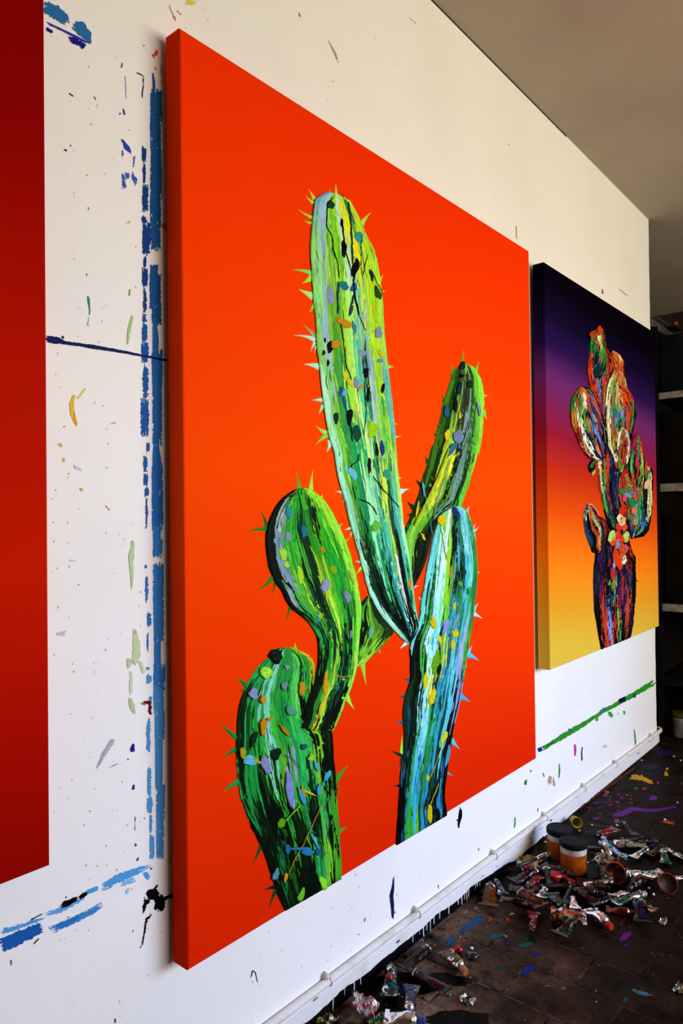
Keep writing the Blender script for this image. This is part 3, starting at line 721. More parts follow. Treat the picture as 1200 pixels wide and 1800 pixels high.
C_L = mp(c5, [(950,258),(915,280),(900,310),(885,350),(872,400),(862,450),(850,510),(840,570),(832,630),(825,690),(818,735),(805,765),(790,800),(782,840),(785,900),(785,960)]) + \
      mp(c6, [(815,220),(808,260),(803,300),(805,340),(810,400),(805,440),(800,500),(793,560),(788,620),(785,680),(778,760),(772,843)])
C_R = mp(c5, [(950,258),(985,253),(1010,268),(1025,300),(1035,340),(1045,400),(1052,460),(1055,520),(1050,580),(1042,650),(1035,720),(1025,780),(1015,840),(1005,900),(1000,950)]) + \
      mp(c6, [(1040,190),(1028,270),(1015,320),(1000,380),(990,440),(982,500),(975,560),(968,620),(966,660),(975,690),(976,722)])
C_rows = [(0, '60c0c0 d0f0e8 70c030 c0f0e0 103018 203898 081810 60c8d0 60c8b8'), (.07, '50b8b8 98d850 70c838 d8f8f0 48a830 081810 187048 60c0c8 80d8e8 60c880'),
 (.17, '60c8c8 40a880 a8f0f0 c0f0e0 80c828 081810 40a0a8 207050 88d8e8 50a8a8 208040'), (.26, '70d0d0 208858 a8f0f8 c8f8f8 88d020 60a020 0c2418 081818 40b0c0 70d0d8 308830'),
 (.35, '60c8c0 103818 98e0f0 70d8a0 70c828 40a0b0 0c2418 208048 40b8b8 30a050 187838'), (.43, '0c2010 309838 b0f0f8 80d8e0 2090b0 081810 3098b0 9098d8 187050 40a8b8 208038'),
 (.51, '061008 061008 40a838 a8f0f8 98e8f0 60a030 d0d820 184020 50b0c0 60a8c0 9098c8 409838'), (.60, '0c3818 061008 0c2810 80e0e0 e0e020 103818 2888a8 3090b0 50c0c8 061008 7090b8 103820'),
 (.68, '103828 0a1a10 0c3820 90e0f0 50b8d8 208838 30a0b0 0c4838 2080a0 50b8c8 061008 8898c8'), (.76, '185878 081008 208848 60c8e8 78d0e8 208830 187050 2890b0 104038 50b0b8 061008 0c2010'),
 (.84, '020402 103018 50b0d0 2080a0 208028 187858 2080a8 105028 061008 0a2010 061008'), (.92, '020402 208090 209030 30a0c8 185030 2080b0 0c3018 104848 061008 2080b0 020402'),
 (1, '020402 020402 30a020 60a818 208030 2080b0 020402 061008 020402 020402')]
D_L = mp(c5, [(345,180),(318,186),(290,205),(260,230),(235,265),(215,310),(203,350),(200,400),(207,450),(220,510),(240,560),(265,592),(285,640),(310,675),(335,690),(370,720),(395,755),(412,790),(414,830),(412,900),(405,950),(385,1000),(365,1050)]) + mp(c6, [(400,345),(388,368)])
D_R = mp(c5, [(345,180),(378,185),(410,210),(440,240),(465,280),(490,330),(515,390),(535,440),(550,490),(562,540),(572,600),(580,650),(580,710),(575,770),(570,830),(565,890),(555,940),(540,990),(525,1030)]) + mp(c6, [(570,235),(560,265),(545,310),(530,345),(513,378)])
D_rows = [(0, '60b820 40a020 30a818 90e028 98f030'), (.09, '06180c 188028 309820 104018 309818 103808 70d020 98f838 98f838'), (.20, '06180c 90a8a8 30a030 208828 0c4018 208820 081808 40a818 90e830 90f038'),
 (.31, '06180c 7090a0 30982c 40b030 103818 88b820 309018 18a020 208c20 80e030'), (.42, '061008 8098a0 60c030 309020 061008 0c3818 98b028 40a018 18a028 20982c 50b020 90e838'),
 (.52, '061008 30a040 40a030 c0e020 105028 104820 a0d030 60b820 189828 20702c 188028 88d838'), (.62, '188848 208840 104820 309030 0c3018 105828 a8d838 58c028 041004 061808 70b828 80e038'),
 (.72, '30a038 0c4020 061808 208828 88d030 30a030 061008 0c4018 041004 209030 40a828 90f040'), (.82, '041004 061808 0c3018 40b030 d09820 70c830 108030 041004 0c4018 041004 90f048'),
 (.91, '041004 061808 208020 d09818 90e030 104818 041004 061808 041004 80d838'), (1, '041004 041004 041004 061008 041004 041004')]
E_L = mp(c6, [(330,42),(285,45),(255,85),(225,110),(200,145),(180,180),(160,210),(145,250),(135,290),(130,340),(128,400),(125,460),(128,520),(132,580),(140,640),(160,700),(180,750),(205,800),(230,850),(250,900),(265,950),(280,1000),(297,1050),(325,1110)])
E_R = mp(c6, [(330,42),(355,42),(392,60),(422,75),(440,105),(442,160),(440,230),(450,300),(480,350),(508,375),(515,400),(520,450),(522,500),(526,560),(530,620),(533,690),(540,760),(545,830),(549,900),(550,982)])
E_rows = [(0, '0c2408 102c08 30a848 309838 104010 70b020 a0b810'), (.09, '188038 40a838 184018 a0f030 209038 40b050 50c050 0c4818 50a020 c8b018'), (.18, '188040 209040 208c38 70b8a0 108030 188838 208838 50c040 30a838 209030 a0b818'),
 (.27, '0a2c10 105020 189030 108838 60c090 30a030 188030 108838 40b840 60d050 041004 041004 041004'), (.41, '061c08 188c38 188838 309820 70c0a8 40a028 108838 189038 30a848 20a848 041004 0c3008 041004'),
 (.52, '188838 108030 0c5820 103c10 0c3810 60a020 9098c8 189040 20a048 30a850 70b020 041004 041004'), (.63, '105828 0a2010 041004 40a028 041004 103808 309020 189040 0a2c10 189040 30b050 041004'),
 (.75, '041004 061c08 105828 041004 208028 041004 082408 40a020 041004 0a3018 30a848 041004 30801c'), (.87, '041004 106830 061808 185810 041004 081804 041004 041004 30a050 209048 60a820 041004 40981c'),
 (1, '081c04 0c3008 041004 061804 041004 041004 187838 041004 041004 30801c')]
F_L = mp(c5, [(618,612),(590,645),(572,680),(568,760),(566,830),(560,908)])
F_R = mp(c5, [(618,612),(640,650),(670,700),(720,765),(690,802),(650,842),(605,885),(560,908)])
F_rows = [(0, '0c2410 081808 184818'), (.3, '40a030 508c20 103010 183010'), (.55, '061008 60a828 40801c 204010'), (.75, '081808 061008 70a828 80c030'), (1, '60b028 90e040')]
limbs = {}
for k, l_, r_, rw, n_, sd, h0 in (('B', B_L, B_R, B_rows, 330, 2, .0012), ('F', F_L, F_R, F_rows, 110, 3, .0012), ('E', E_L, E_R, E_rows, 620, 4, .0012),
                                  ('A', A_L, A_R, A_rows, 1050, 1, .0045), ('C', C_L, C_R, C_rows, 800, 5, .0045), ('D', D_L, D_R, D_rows, 620, 6, .0045)):
    limbs[k] = limb(og, l_, r_, rw, n_, sd, OY, h0=h0)

def spines(k, fn, lst, Y=OY):
    for it in lst:
        tip, bs, wd, h = it[:4]
        spine(limbs[k][0], fn(bs), fn(tip), wd/2.3077, h, Y, it[4] if len(it) > 4 else None)
LG, MI, GR, DG, SK, LM, BK = 'a0d838', 'a0e8b0', '2a9020', '0c4a18', '50b0d0', '98e838', '06180a'
spines('A', c4, [((370,72),(395,112),16,LG),((360,98),(390,128),16,LG),((328,155),(385,188),15,LG),((352,200),(385,212),14,LG),((460,68),(463,105),14,'80b820'),((483,50),(487,115),22,'c0d820'),((512,85),(512,118),18,'184850'),((535,115),(530,150),22,'203a70'),
 ((628,168),(588,218),26,LG),((305,402),(384,415),22,'80d060'),((345,458),(385,432),34,LG),((333,480),(392,508),36,'a8e080'),((375,578),(396,545),20,'90d850'),((678,418),(660,455),20,LG),((688,490),(668,488),18,LG),((680,552),(668,562),20,LG),
 ((343,620),(398,672),16,MI,'60a030'),((312,668),(396,685),20,'b0f0d8'),((380,738),(398,700),14,'b0f0d0'),((396,745),(402,715),10,'b0e8a0'),((353,785),(414,795),30,'a8f0c8'),((720,797),(693,797),28,LG),((385,932),(432,932),24,MI),((415,990),(434,955),20,MI),((403,1035),(444,1062),24,'a0d860'),((403,1112),(446,1075),22,'80d848'),((447,1143),(462,1100),26,'a8f0d0'),((738,1030),(714,1025),14,'b0d848'),((750,1078),(720,1082),16,'b0e890')])
spines('A', c5, [((480,192),(508,195),16,'a8f0d0'),((515,242),(513,205),16,MI),((517,350),(552,338),20,'a8f0d0'),((540,382),(558,352),20,MI),((560,475),(588,482),18,'a8f0d0'),((565,530),(594,500),22,LM),((600,548),(600,510),18,MI),((742,832),(772,805),22,'b0f0d8'),((753,142),(736,137),18,'a0e878'),((780,183),(741,197),36,'a8f0d0'),((786,356),(755,362),22,'b0f0d8'),((770,382),(757,368),16,'b0f0d8'),((823,576),(798,582),16,'a8f0e0')])
spines('B', c4, [((1002,722),(1002,788),16,'50a028'),((1068,773),(1056,808),16,'70c030'),((950,783),(960,818),14,GR),((932,822),(957,830),14,'387820'),((915,903),(920,935),14,'205818'),((1104,910),(1084,912),16,'90d838'),((1096,1012),(1082,975),22,'80d030'),((878,1062),(892,1072),18,'183c10'),((1066,1154),(1066,1125),16,'70c828')])
spines('B', c5, [((845,50),(858,72),26,'143c10'),((805,143),(836,172),30,'102c0a'),((772,230),(806,262),32,'102c0a'),((768,292),(795,288),20,'102c0a')])
spines('C', c5, [((1026,250),(1018,292),18,'80c8d0'),((1052,322),(1038,355),14,'80d0d0'),((1065,335),(1040,358),14,'a0d8d0'),((1055,392),(1046,368),12,'80d0c0'),((1060,492),(1052,520),12,'90d8d0'),((1070,522),(1052,522),18,'a0d8e0'),((1063,645),(1044,682),20,'80c8d0'),((1080,710),(1042,690),24,'a0d8e0'),((1040,735),(1040,690),10,'80c8a0'),((1038,815),(1018,855),20,'70b8d8'),((1067,880),(1020,856),30,SK),((1014,910),(1012,866),14,'80c8d0'),((752,950),(788,956),22,'185868'),((738,1030),(778,1020),30,'104868'),((724,1130),(762,1132),24,'185878'),((817,620),(834,632),20,'80d0d0')])
spines('C', c6, [((1042,190),(1036,225),12,'7090b0'),((1076,263),(1033,238),34,'3a9ad0'),((1010,362),(1002,405),12,'104028'),((1034,455),(1000,418),28,SK),((1006,560),(974,545),26,'3a98b8'),((750,457),(805,478),24,'0c2a30'),((800,398),(800,470),18,LM),((782,532),(797,495),14,'102838'),((764,602),(792,602),22,'0c1c28')])
spines('D', c5, [((323,112),(340,200),24,'40b028'),((393,103),(384,188),20,'a0e838'),((430,204),(424,226),24,'90f038'),((514,322),(493,340),20,'90e038'),((178,268),(202,330),18,'186818'),((122,358),(203,348),22,'208020'),((198,485),(224,520),16,DG),((163,597),(224,545),22,'207818'),((222,618),(236,568),12,'186818'),((280,722),(296,668),14,'186818'),((545,380),(520,398),12,'90e838')])
spines('F', c5, [((608,982),(592,880),26,'80d830'),((666,852),(655,828),24,'70c828'),((640,830),(650,838),10,LM)])
spines('D', c6, [((606,294),(568,228),34,'98f040')])
spines('E', c6, [((365,18),(372,62),24,'80d830'),((125,157),(178,200),32,'107830'),((130,215),(162,215),14,'106828'),((62,342),(126,405),26,'108030'),((70,495),(128,455),26,'107028'),((68,633),(134,588),28,'188838'),((195,925),(240,828),26,'104818'),((238,1025),(288,1012),26,BK),((260,1107),(287,1030),20,'103c10'),((583,516),(528,580),32,'388c1c'),((551,633),(528,600),20,'207818'),((580,768),(538,795),26,'309020')])
# long green thorn stroke lying on the paddle
spine(limbs['D'][0], c5((362,262)), c5((328,170)), 11, '38a828', OY-.0075)

def blobs(fn, lst, Y=OY-.0055, sc=2.3077):
    for it in lst:
        x, y = fn((it[0], it[1])); blob(og, x, y, it[2]/sc, it[3]/sc, it[4], Y, math.radians(it[5]) if len(it) > 5 else 0, it[6] if len(it) > 6 else .004)
BL = '05080a'
blobs(c4, [(508,210,15,38,BL,-5),(517,312,28,62,BL,-8),(562,397,36,74,BL,14),(463,137,34,44,'0c3a34',-25),(578,272,50,40,'2a98a0',20),(628,420,20,44,'0c2a24',-12),(655,500,28,60,'1c4a1c',-15),(515,465,56,36,'1c7888',10),(557,475,30,44,'185a90',0),(465,510,26,90,'8a98c8',0),
 (515,618,72,38,'c88a10',28,.007),(465,712,38,60,BL,8),(482,703,40,42,'c88c14',0,.008),(657,660,40,42,'7890b0',10,.006),(663,742,16,40,'d8b818',-15),(662,772,24,20,'7088b0'),(605,820,28,46,BL,5),(520,830,16,50,'e8d020',-20),(540,860,18,40,'e0c818',-45),(540,992,32,60,BL,0,.006),(505,895,20,46,'1c4a90',-5),(518,940,14,70,'1c4a90',-12),
 (630,1050,40,90,'98d818',5,.006),(485,1000,30,42,'0c3020',0),(453,778,12,30,BL,5),(435,740,14,22,BL),(440,688,10,20,BL),(672,1125,20,64,'0c3a80',-5),(675,885,14,48,BL,10),(585,880,14,40,'c88c20',35),(568,860,30,44,'8090b8',0),(570,1070,40,70,'0c4a30',0),(650,1135,18,50,BL,-5),(560,640,16,60,'3a80a0',-10),(545,570,12,60,'1c4a70',15),(590,740,40,30,'8898b8',35),(615,910,14,70,BL,10),(520,900,40,24,'60b8b8',-30)])
blobs(c4, [(997,833,14,16,BL),(998,795,26,34,'0c2820',10),(987,885,25,45,'14305c',15),(1030,868,22,30,'0c3418'),(935,980,26,45,'1c6080',0),(938,1070,24,56,'d8c818',15),(980,1078,46,60,'6880a8',25),(925,1120,12,70,'a8a810',20),(1067,970,16,52,'8098a8',-8),(988,995,12,32,'b8c820'),(970,940,16,60,'081408',0),(955,1130,30,60,'2a7090',30)])
blobs(c5, [(292,280,26,50,'2888b0',0,.006),(355,358,36,52,'1c6c90',-5,.007),(270,445,42,48,'a0e040',0,.006),(290,380,26,36,'8a90b8'),(285,492,30,26,'a8d850'),(340,530,32,70,'b0e028',-10),(430,432,22,26,'b08818'),(473,510,32,40,'80a818',0,.006),(440,578,48,46,'8a98b8',15,.008),(530,622,26,62,'8890b0',-8,.007),(413,712,10,36,'3a90b0'),(442,965,22,96,'d09818',6,.006),(625,470,18,20,'0c3818'),
 (912,312,34,52,'d8c010',0,.009),(645,337,42,46,'60c038',0,.008),(550,118,34,60,'68c0d8',-25,.006),(525,100,20,16,'80c8d0'),(785,565,14,62,'c88c18',0),(965,275,18,52,'10306c',0),(880,728,28,58,'d0c020',-15,.008),(930,745,28,60,'8890d0',15),(905,795,18,30,'d8cc20'),(930,635,26,60,'88d830',0),(892,880,30,90,'68a818',10),(850,965,22,62,'d8d018',12),(875,1030,26,60,'d8d820',15),(622,765,14,50,'50a0b0',10),(970,770,34,34,'d0c820',30),(690,125,36,36,'2a9878'),(620,90,18,60,BL),(672,20,20,60,'103a88',-5),
 (990,568,20,24,'40b038'),(950,520,12,50,'a88818',8),(1020,600,14,30,'20704c'),(965,660,16,36,'c8cc20'),(490,990,24,20,'2a7080'),(515,955,12,16,'90a8b8'),(545,770,12,34,'8890b8'),(240,860,60,50,'061406'),(840,180,12,60,'60a8b8',-5),(815,265,10,70,'d8c818',8),(840,380,14,30,'d8cc20',-30)])
blobs(c6, [(290,75,50,62,'0a1c08',0,.007),(248,145,54,60,'98e838',0,.007),(195,228,42,52,'8898c0',-25,.007),(235,252,34,34,'c88c18',0,.008),(333,120,24,20,'8898b8'),(322,195,36,30,'608c98',0,.006),(393,205,34,52,'c88c18',8,.008),(350,298,60,40,'4a9c80',25,.008),(235,357,32,66,'c88810',0,.009),(262,332,26,16,'c88810'),(322,378,80,14,'c08410',52,.006),(200,408,28,66,'0c2c10',15,.003),(153,467,30,50,'a09818',-15,.006),(183,503,64,46,'58b8d8',-10,.007),(210,500,50,14,'b8a818',35,.009),(248,520,44,84,'8088b8',-5,.006),(290,470,52,44,'0a2418',20,.003),
 (343,608,36,150,'7888c8',-8,.006),(395,650,22,88,'3a98c0',-20),(430,490,28,30,'88c838',0,.007),(452,520,18,50,'48a8b8',-20),(402,443,28,26,'1c6068',0,.007),(497,562,28,46,'48a8c8',25),(462,618,20,50,'3a98c0',8),(308,758,32,44,'58a818',20,.007),(335,858,32,40,'1c6898',0,.007),(415,868,70,34,'1c78a8',5,.006),(460,868,24,34,'1c5888'),(445,825,16,70,'40a0c0',-28),(328,975,16,46,'c89018',22),(478,995,36,56,'88e038',-22,.007),(390,1050,28,50,'68b828',15),(287,965,30,48,'4890a0',15),(398,625,14,56,'b88818',-10),(418,630,90,10,'c8b020',22),
 (895,175,25,60,'d8d018',12),(920,245,32,70,'d8d020',15,.008),(970,405,22,60,'d0cc20',18,.007),(910,722,28,66,'c0b818',0,.009),(865,608,24,50,'3898a8',0,.006),(935,100,32,80,'60a818',10,.006),(1005,30,22,40,'c8c820',10),(945,120,30,70,'0a1c08',0),(902,570,12,30,'c8c820'),(945,660,12,70,'3080b0',10),(985,480,20,90,'3a98b8',10)], sc=2.3077)
def threads(fn, lst, Y=OY-.0035):
    for h, r, pts in lst: thread(og, mp(fn, pts), r, h, Y)
threads(c4, [(BL,1.0,[(470,110),(448,135),(445,170),(443,230),(465,265),(470,320),(490,380),(495,440)]),('14504a',2.4,[(530,130),(540,180),(545,280),(550,380)]),(BL,1.8,[(508,215),(512,265),(517,320)]),(BL,1.2,[(520,330),(535,375),(548,430)]),(BL,2.0,[(560,400),(552,450),(560,520),(575,590)]),('1c6878',2.2,[(492,450),(488,520),(490,580)]),('1c5868',1.4,[(500,610),(512,690),(522,790),(545,850)]),(BL,.8,[(630,410),(650,460),(668,490)]),('14406a',1.6,[(555,500),(540,560),(535,590)]),(BL,1.0,[(575,590),(590,620),(602,650)]),(BL,.8,[(600,830),(598,900),(605,960),(600,1020),(595,1080)]),(BL,1.2,[(538,1015),(545,1060),(550,1100)]),('1c4838',.8,[(610,340),(600,380),(590,430)]),('0c4048',.8,[(585,260),(583,330),(585,420)])])
threads(c5, [(BL,1.2,[(575,225),(600,232),(620,245),(640,270),(650,290)]),(BL,.9,[(630,130),(660,170),(740,260)]),(BL,1.0,[(530,100),(570,70),(575,40)]),(BL,1.0,[(548,170),(555,200),(560,225)]),('c8c020',2.6,[(940,20),(905,110),(870,190),(830,270),(800,330)]),('88a0a8',1.6,[(945,60),(920,150),(890,230),(880,300)]),('60b0b8',1.2,[(840,180),(850,250),(865,320),(872,370)]),('b0a018',1.0,[(905,330),(915,390),(930,470)]),('c89818',.9,[(475,940),(510,945),(550,940)]),('60b0b8',1.0,[(870,250),(895,275),(905,240)])])
threads(c6, [('c8c020',1.0,[(960,430),(930,520),(900,590)]),('c0b820',1.4,[(945,590),(925,640),(905,690)]),('b89018',1.0,[(470,680),(440,740),(400,830),(360,900),(335,960)]),('78c028',1.6,[(385,680),(350,715),(318,745)]),('207080',.9,[(320,475),(350,490),(385,530)]),('3a98c0',1.2,[(465,610),(480,580),(497,565)]),('1c70a0',2.4,[(340,858),(370,855),(400,862)]),('30607a',.8,[(400,690),(415,760),(435,800)])])

# ---- the sunset canvas
PS = .7
RO, OR_, GN, BLU, NV, CR, OC, PU, PK, K_ = 'd83a14', 'e06418', '2a7c34', '4a6cc0', '101c50', 'd8d0a0', 'b07838', '40185c', 'b83868', '04050a'
def prow(*rows): return [(i/(len(rows)-1), r) for i, r in enumerate(rows)]
PADS = [
 ('T', c8, [(610,600),(585,660),(572,780),(568,880),(570,1000),(574,1100),(590,1180),(605,1280),(622,1368)], [(790,560),(820,590),(838,660),(855,740),(866,830),(866,930),(860,1020),(852,1110),(840,1200),(830,1284)],
  prow('080818 141830 0c1c30 28102c 04050a 301040 04050a', '0c1830 301040 04050a 1c3060 40185c 0c1020 04050a a02818', '10203c 501c50 04050a c03028 301858 101838 90281c 04050a', '0c1828 802040 04050a 58a050 301858 c03820 203870 04050a', '04050a c8381c 3858a0 04050a a02c30 401c60 c04830 04050a', '04050a d04420 8088c8 b03820 58a048 0c1020 c84828 301048', '04050a c83c18 7080c0 04050a 301848 04050a 803020 04050a'), 330),
 ('L', c8, [(530,338),(502,400),(500,480),(512,550),(535,620),(560,682),(600,695)], [(530,338),(545,342),(580,390),(612,432),(645,450),(670,510),(660,580),(640,640),(600,695)],
  prow('e0d8c0 d85020 c03040', '1c4a70 301030 d85820 70a060 c03850 04050a', '1c4a70 04050a c84420 a0b080 101828 a02c20', '0c2c4c 04050a d85820 c07038 1c3838 601828', '04050a 04050a d86020 04050a 101020'), 130),
 ('M', c8, [(600,-30),(598,60),(600,130),(612,200),(625,290),(640,390),(665,470),(690,540)], [(800,-30),(790,60),(760,130),(745,230),(745,330),(760,420),(790,480),(815,580)],
  prow('c03828 802038 203878 b83828 308040 c86020', 'd8d0a0 408038 d84018 203070 101838 4068b8 58a040 c83820', 'c8d090 60a048 d84820 104050 101838 302060 1c4068 04050a', '309048 1c4870 c83c18 04050a 202868 206070 902838', '40a040 105048 401c5c 101c40 205058 04050a', '101828 309048 183058 04050a 205848 04050a', '04050a 1c3050 04050a d04828 04050a'), 300),
 ('R', c8, [(745,150),(745,230),(750,320),(770,400),(800,470),(830,575)], [(935,75),(962,85),(975,170),(977,300),(968,400),(952,500),(930,555),(880,578),(830,586)],
  prow('c82c18 d86028 04050a e0b890 308038', 'd83c14 308040 c03868 b07030 04050a d8c890', 'd84818 c05030 7088c0 207838 102050 b8c080', 'a03020 308040 c87050 40a048 3868a0 101830', '301848 80389c 104020 101838 508850 04050a', '203878 04050a a098d8 04050a 101028'), 260),
 ('1', c7, [(600,697),(552,738),(540,820),(540,880),(528,930),(524,1000),(530,1080),(542,1150),(570,1200),(598,1240)], [(612,692),(638,725),(636,800),(650,850),(688,900),(700,950),(682,1010),(660,1060),(642,1130),(628,1240)],
  prow('d83818 c85828 604020', 'c84820 b08040 d8d0a0 705018', '287838 b06830 e0c8a0 409830 c83820', '208038 105060 d05028 309840 c03018 a02818', 'd04018 081830 0c5858 286830 b03018 d05020', 'd83c14 6878c0 0c3038 101c40 287838 c83820', 'c82818 d84c18 6078c0 c85028 c83060', 'd04820 c03018 5878c0 101838 d86828', '308048 203878 04050a c03820'), 190),
 ('3', c7, [(468,1122),(428,1175),(405,1230),(402,1310),(412,1390),(440,1460),(465,1530),(510,1600),(548,1632),(610,1645)], [(468,1122),(520,1135),(555,1175),(582,1240),(606,1300),(625,1380),(635,1460),(640,1530),(640,1600),(610,1645)],
  prow('c87030 d84818 c06830', 'd85020 40a048 d85820 c07838 308040', '309040 b06028 508c48 d8d8c0 d8481c 4a68c0', 'c87828 e0e0d0 50a830 281850 a05830 2c3c90 d04820', '903018 d8e0c8 508838 b06828 3868a8 a08848 c03820', 'b06828 e0e8d8 101c48 a06038 6080c8 901c30 101c48', '802818 c0e0b8 103060 c07038 102060 3050a0 04050a', '702818 e0e8d8 101c58 803888 101850 a05838 101c48', 'c0d0b0 702058 203080 101c48 b06828 04050a'), 260),
 ('2', c7, [(694,868),(682,920),(690,1000),(668,1060),(650,1130),(640,1230),(636,1330),(640,1430),(650,1540),(700,1625)], [(694,868),(740,900),(765,950),(775,1040),(788,1130),(822,1170),(842,1230),(849,1290),(836,1380),(816,1460),(795,1560),(760,1625)],
  prow('c83818 d8a880 c06828', 'd04020 a07020 c84818 b07828 e0c080', 'c84820 e0c890 b85820 c86828 c03018', 'd8e0b0 60a840 d05020 c89060 d84c18 c8a060', 'e0e8c8 50a038 c03820 c89868 c03020 d85020', 'd8d8b0 c84828 309048 c89868 d84818 d84818 c83818', 'e0d8a8 40903c 6880c8 208048 4868b0 d05028 208040', 'd8d0a8 c03820 30883c 04050a c83818 d86020 c84018', 'd8e0b0 70a038 c06828 101838 d05818 40803c 181838', 'd8d8b0 c85828 102048 b83020 503010 04050a', 'c8d8a0 04050a c03828 04050a 101838'), 330),
 ('4', c7, [(748,1405),(722,1450),(708,1520),(704,1600),(706,1660),(720,1720)], [(748,1405),(790,1440),(808,1510),(806,1580),(790,1650),(760,1720)],
  prow('e0d8c0 803878 d8e0d0', 'e0e0c8 c03060 40903c d8d8c0', 'e0d8b0 60a040 b06830 c83820 e0e0d0', 'd8d8b0 c84020 802028 b83818 e0e8d8', 'c84c28 308038 c84820 58a038 401840', '102040 c05828 c0b850 04050a'), 110),
 ('5', c7, [(860,1452),(832,1500),(816,1570),(808,1650),(810,1740),(830,1830)], [(860,1452),(886,1510),(892,1580),(900,1650),(895,1740),(860,1830)],
  prow('d04020 c83818 d85020', 'c03868 b82858 509048 c86030', '903050 c03868 309848 c83c20', '308038 402070 c83848 203870 90b058', '58a048 101838 c03028 60a040', 'd86028 803018 101838 409048', 'c83c18 c0b060 04050a'), 120),
]
for i, (k, fn, l_, r_, rw, n_) in enumerate(PADS):
    limbs['p'+k] = limb(pg, mp(fn, l_), mp(fn, r_), rw, n_, 40+i, PY, name='cactus_pad', h0=.001+.0016*i, wmin=.009, wmax=.032, lmin=.035, lmax=.10, relief=1.5, black=.9, pblack=.5)
# dark right edge and light rims of the pads, the leaf and the flower
def pblob(fn, lst, Y):
    for it in lst:
        x, y = fn((it[0], it[1])); blob(pg, x, y, it[2]/4, it[3]/4, it[4], Y, math.radians(it[5]) if len(it) > 5 else 0, .006)
pblob(c7, [(560,750,36,56,'c83018',0),(616,725,40,70,'c83c18',0),(608,775,28,46,'e0e0b0',0),(580,850,30,70,'287838',0),(622,900,30,70,'38903c',5),(600,1010,60,80,'0c2c30',0),(735,1150,26,150,'d0a070',3),(722,1300,40,50,'208048',0),(767,1310,26,70,'6888d0',0),(695,1310,26,60,'6888d0',0)], PY-.014)
pblob(c8, [(560,75,60,100,'0a1408',20),(560,70,26,50,'50a028',25),(572,120,22,50,'c8a028',30)], PY-.003)
PF = PY-.010
pblob(c8, [(765,455,65,100,'d8d8a0',0),(770,480,46,87,'d04848',0),(745,505,46,70,'c83018',0),(792,510,39,62,'d84828',0),(700,575,57,100,'a8d068',10),(718,600,52,112,'d84018',15),(800,570,52,75,'a8d878',0),(785,595,72,50,'d83c14',0),(745,570,57,55,'c83018',0),(740,630,39,75,'7888c0',10),(770,650,65,87,'c84020',0),(795,660,44,75,'d04868',0),(740,740,57,150,'d83c14',-5),(720,700,33,125,'c83818',0),(715,770,23,62,'8098d8',0),(785,740,44,75,'e0e0c0',5),(775,710,52,100,'b05820',0),(760,780,39,62,'c83018',0),
 (775,255,57,50,'288038',0),(820,285,46,45,'6890d0',0),(845,330,65,70,'208040',0),(790,300,44,50,'c84868',0),(860,290,44,42,'d04c20',0),(855,385,52,45,'c87848',0),(770,390,46,75,'c83018',0),(950,200,46,87,'e0b890',10),(930,110,31,100,'c83818',10),(945,140,31,75,'287838',0)], PY-.012)
def pthread(fn, lst):
    for h, r, pts, lift in lst: thread(pg, mp(fn, pts), r, h, PY, lift)
pthread(c7, [('e0e8d8',1.8,[(500,1250),(470,1290),(458,1370),(470,1460),(495,1560),(530,1620)],.012),('60b030',2.2,[(495,1265),(482,1330),(485,1420)],.013),('c8c0a8',1.0,[(530,1225),(560,1250),(600,1330),(625,1420),(635,1520)],.013),('e0e0c0',1.6,[(715,1020),(680,1070),(660,1150),(648,1250),(640,1350),(645,1470),(655,1540)],.017),('78c040',2.0,[(700,1040),(672,1100),(660,1180)],.018),('d8d0a0',1.4,[(735,1020),(760,1080),(758,1150)],.017),('d0d0b8',1.0,[(750,1410),(722,1450),(708,1530),(710,1620)],.018),('d0d0b8',1.0,[(755,1415),(790,1460),(805,1530),(795,1620)],.018),(K_,2.2,[(470,1122),(520,1135),(556,1178),(584,1240),(610,1310),(630,1400),(640,1500),(642,1600)],.011),(K_,2.0,[(700,960),(684,1015),(660,1065),(642,1140),(630,1230)],.012),(K_,2.2,[(640,1250),(634,1340),(638,1440),(648,1540),(690,1620)],.014),(K_,2.2,[(850,1290),(838,1380),(818,1460),(800,1560),(780,1640)],.014),(K_,2.0,[(810,1520),(808,1600),(800,1680),(812,1780)],.016),(K_,2.0,[(900,1600),(905,1660),(898,1740),(870,1830)],.016),('e0c890',1.2,[(605,800),(600,880),(590,950)],.012)])
pthread(c8, [('e8e8d0',1.6,[(520,345),(545,345),(560,365),(600,430)],.008),('d8d8a8',2.6,[(600,90),(605,180),(618,280)],.009),('a0c060',2.0,[(615,220),(630,320),(655,430)],.009),('e8d8d0',1.6,[(790,205),(820,222),(840,215)],.012),('e0d8c0',1.0,[(740,60),(742,130),(735,250),(745,330)],.009),(K_,3.0,[(970,90),(978,180),(976,300),(968,420),(950,520),(915,570),(850,582)],.005),(K_,2.6,[(856,700),(862,830),(861,950),(854,1050),(840,1190),(830,1270)],.003),(K_,2.6,[(640,450),(665,490),(668,560),(650,640)],.006)])
for tip, bs in (((888,890),(862,880)),((870,1010),(858,1010)),((868,820),(862,810)),((856,1105),(846,1100)),((850,740),(842,760))):
    spine(limbs['pT'][0], c8(bs), c8(tip), 8, '04050a', PY)

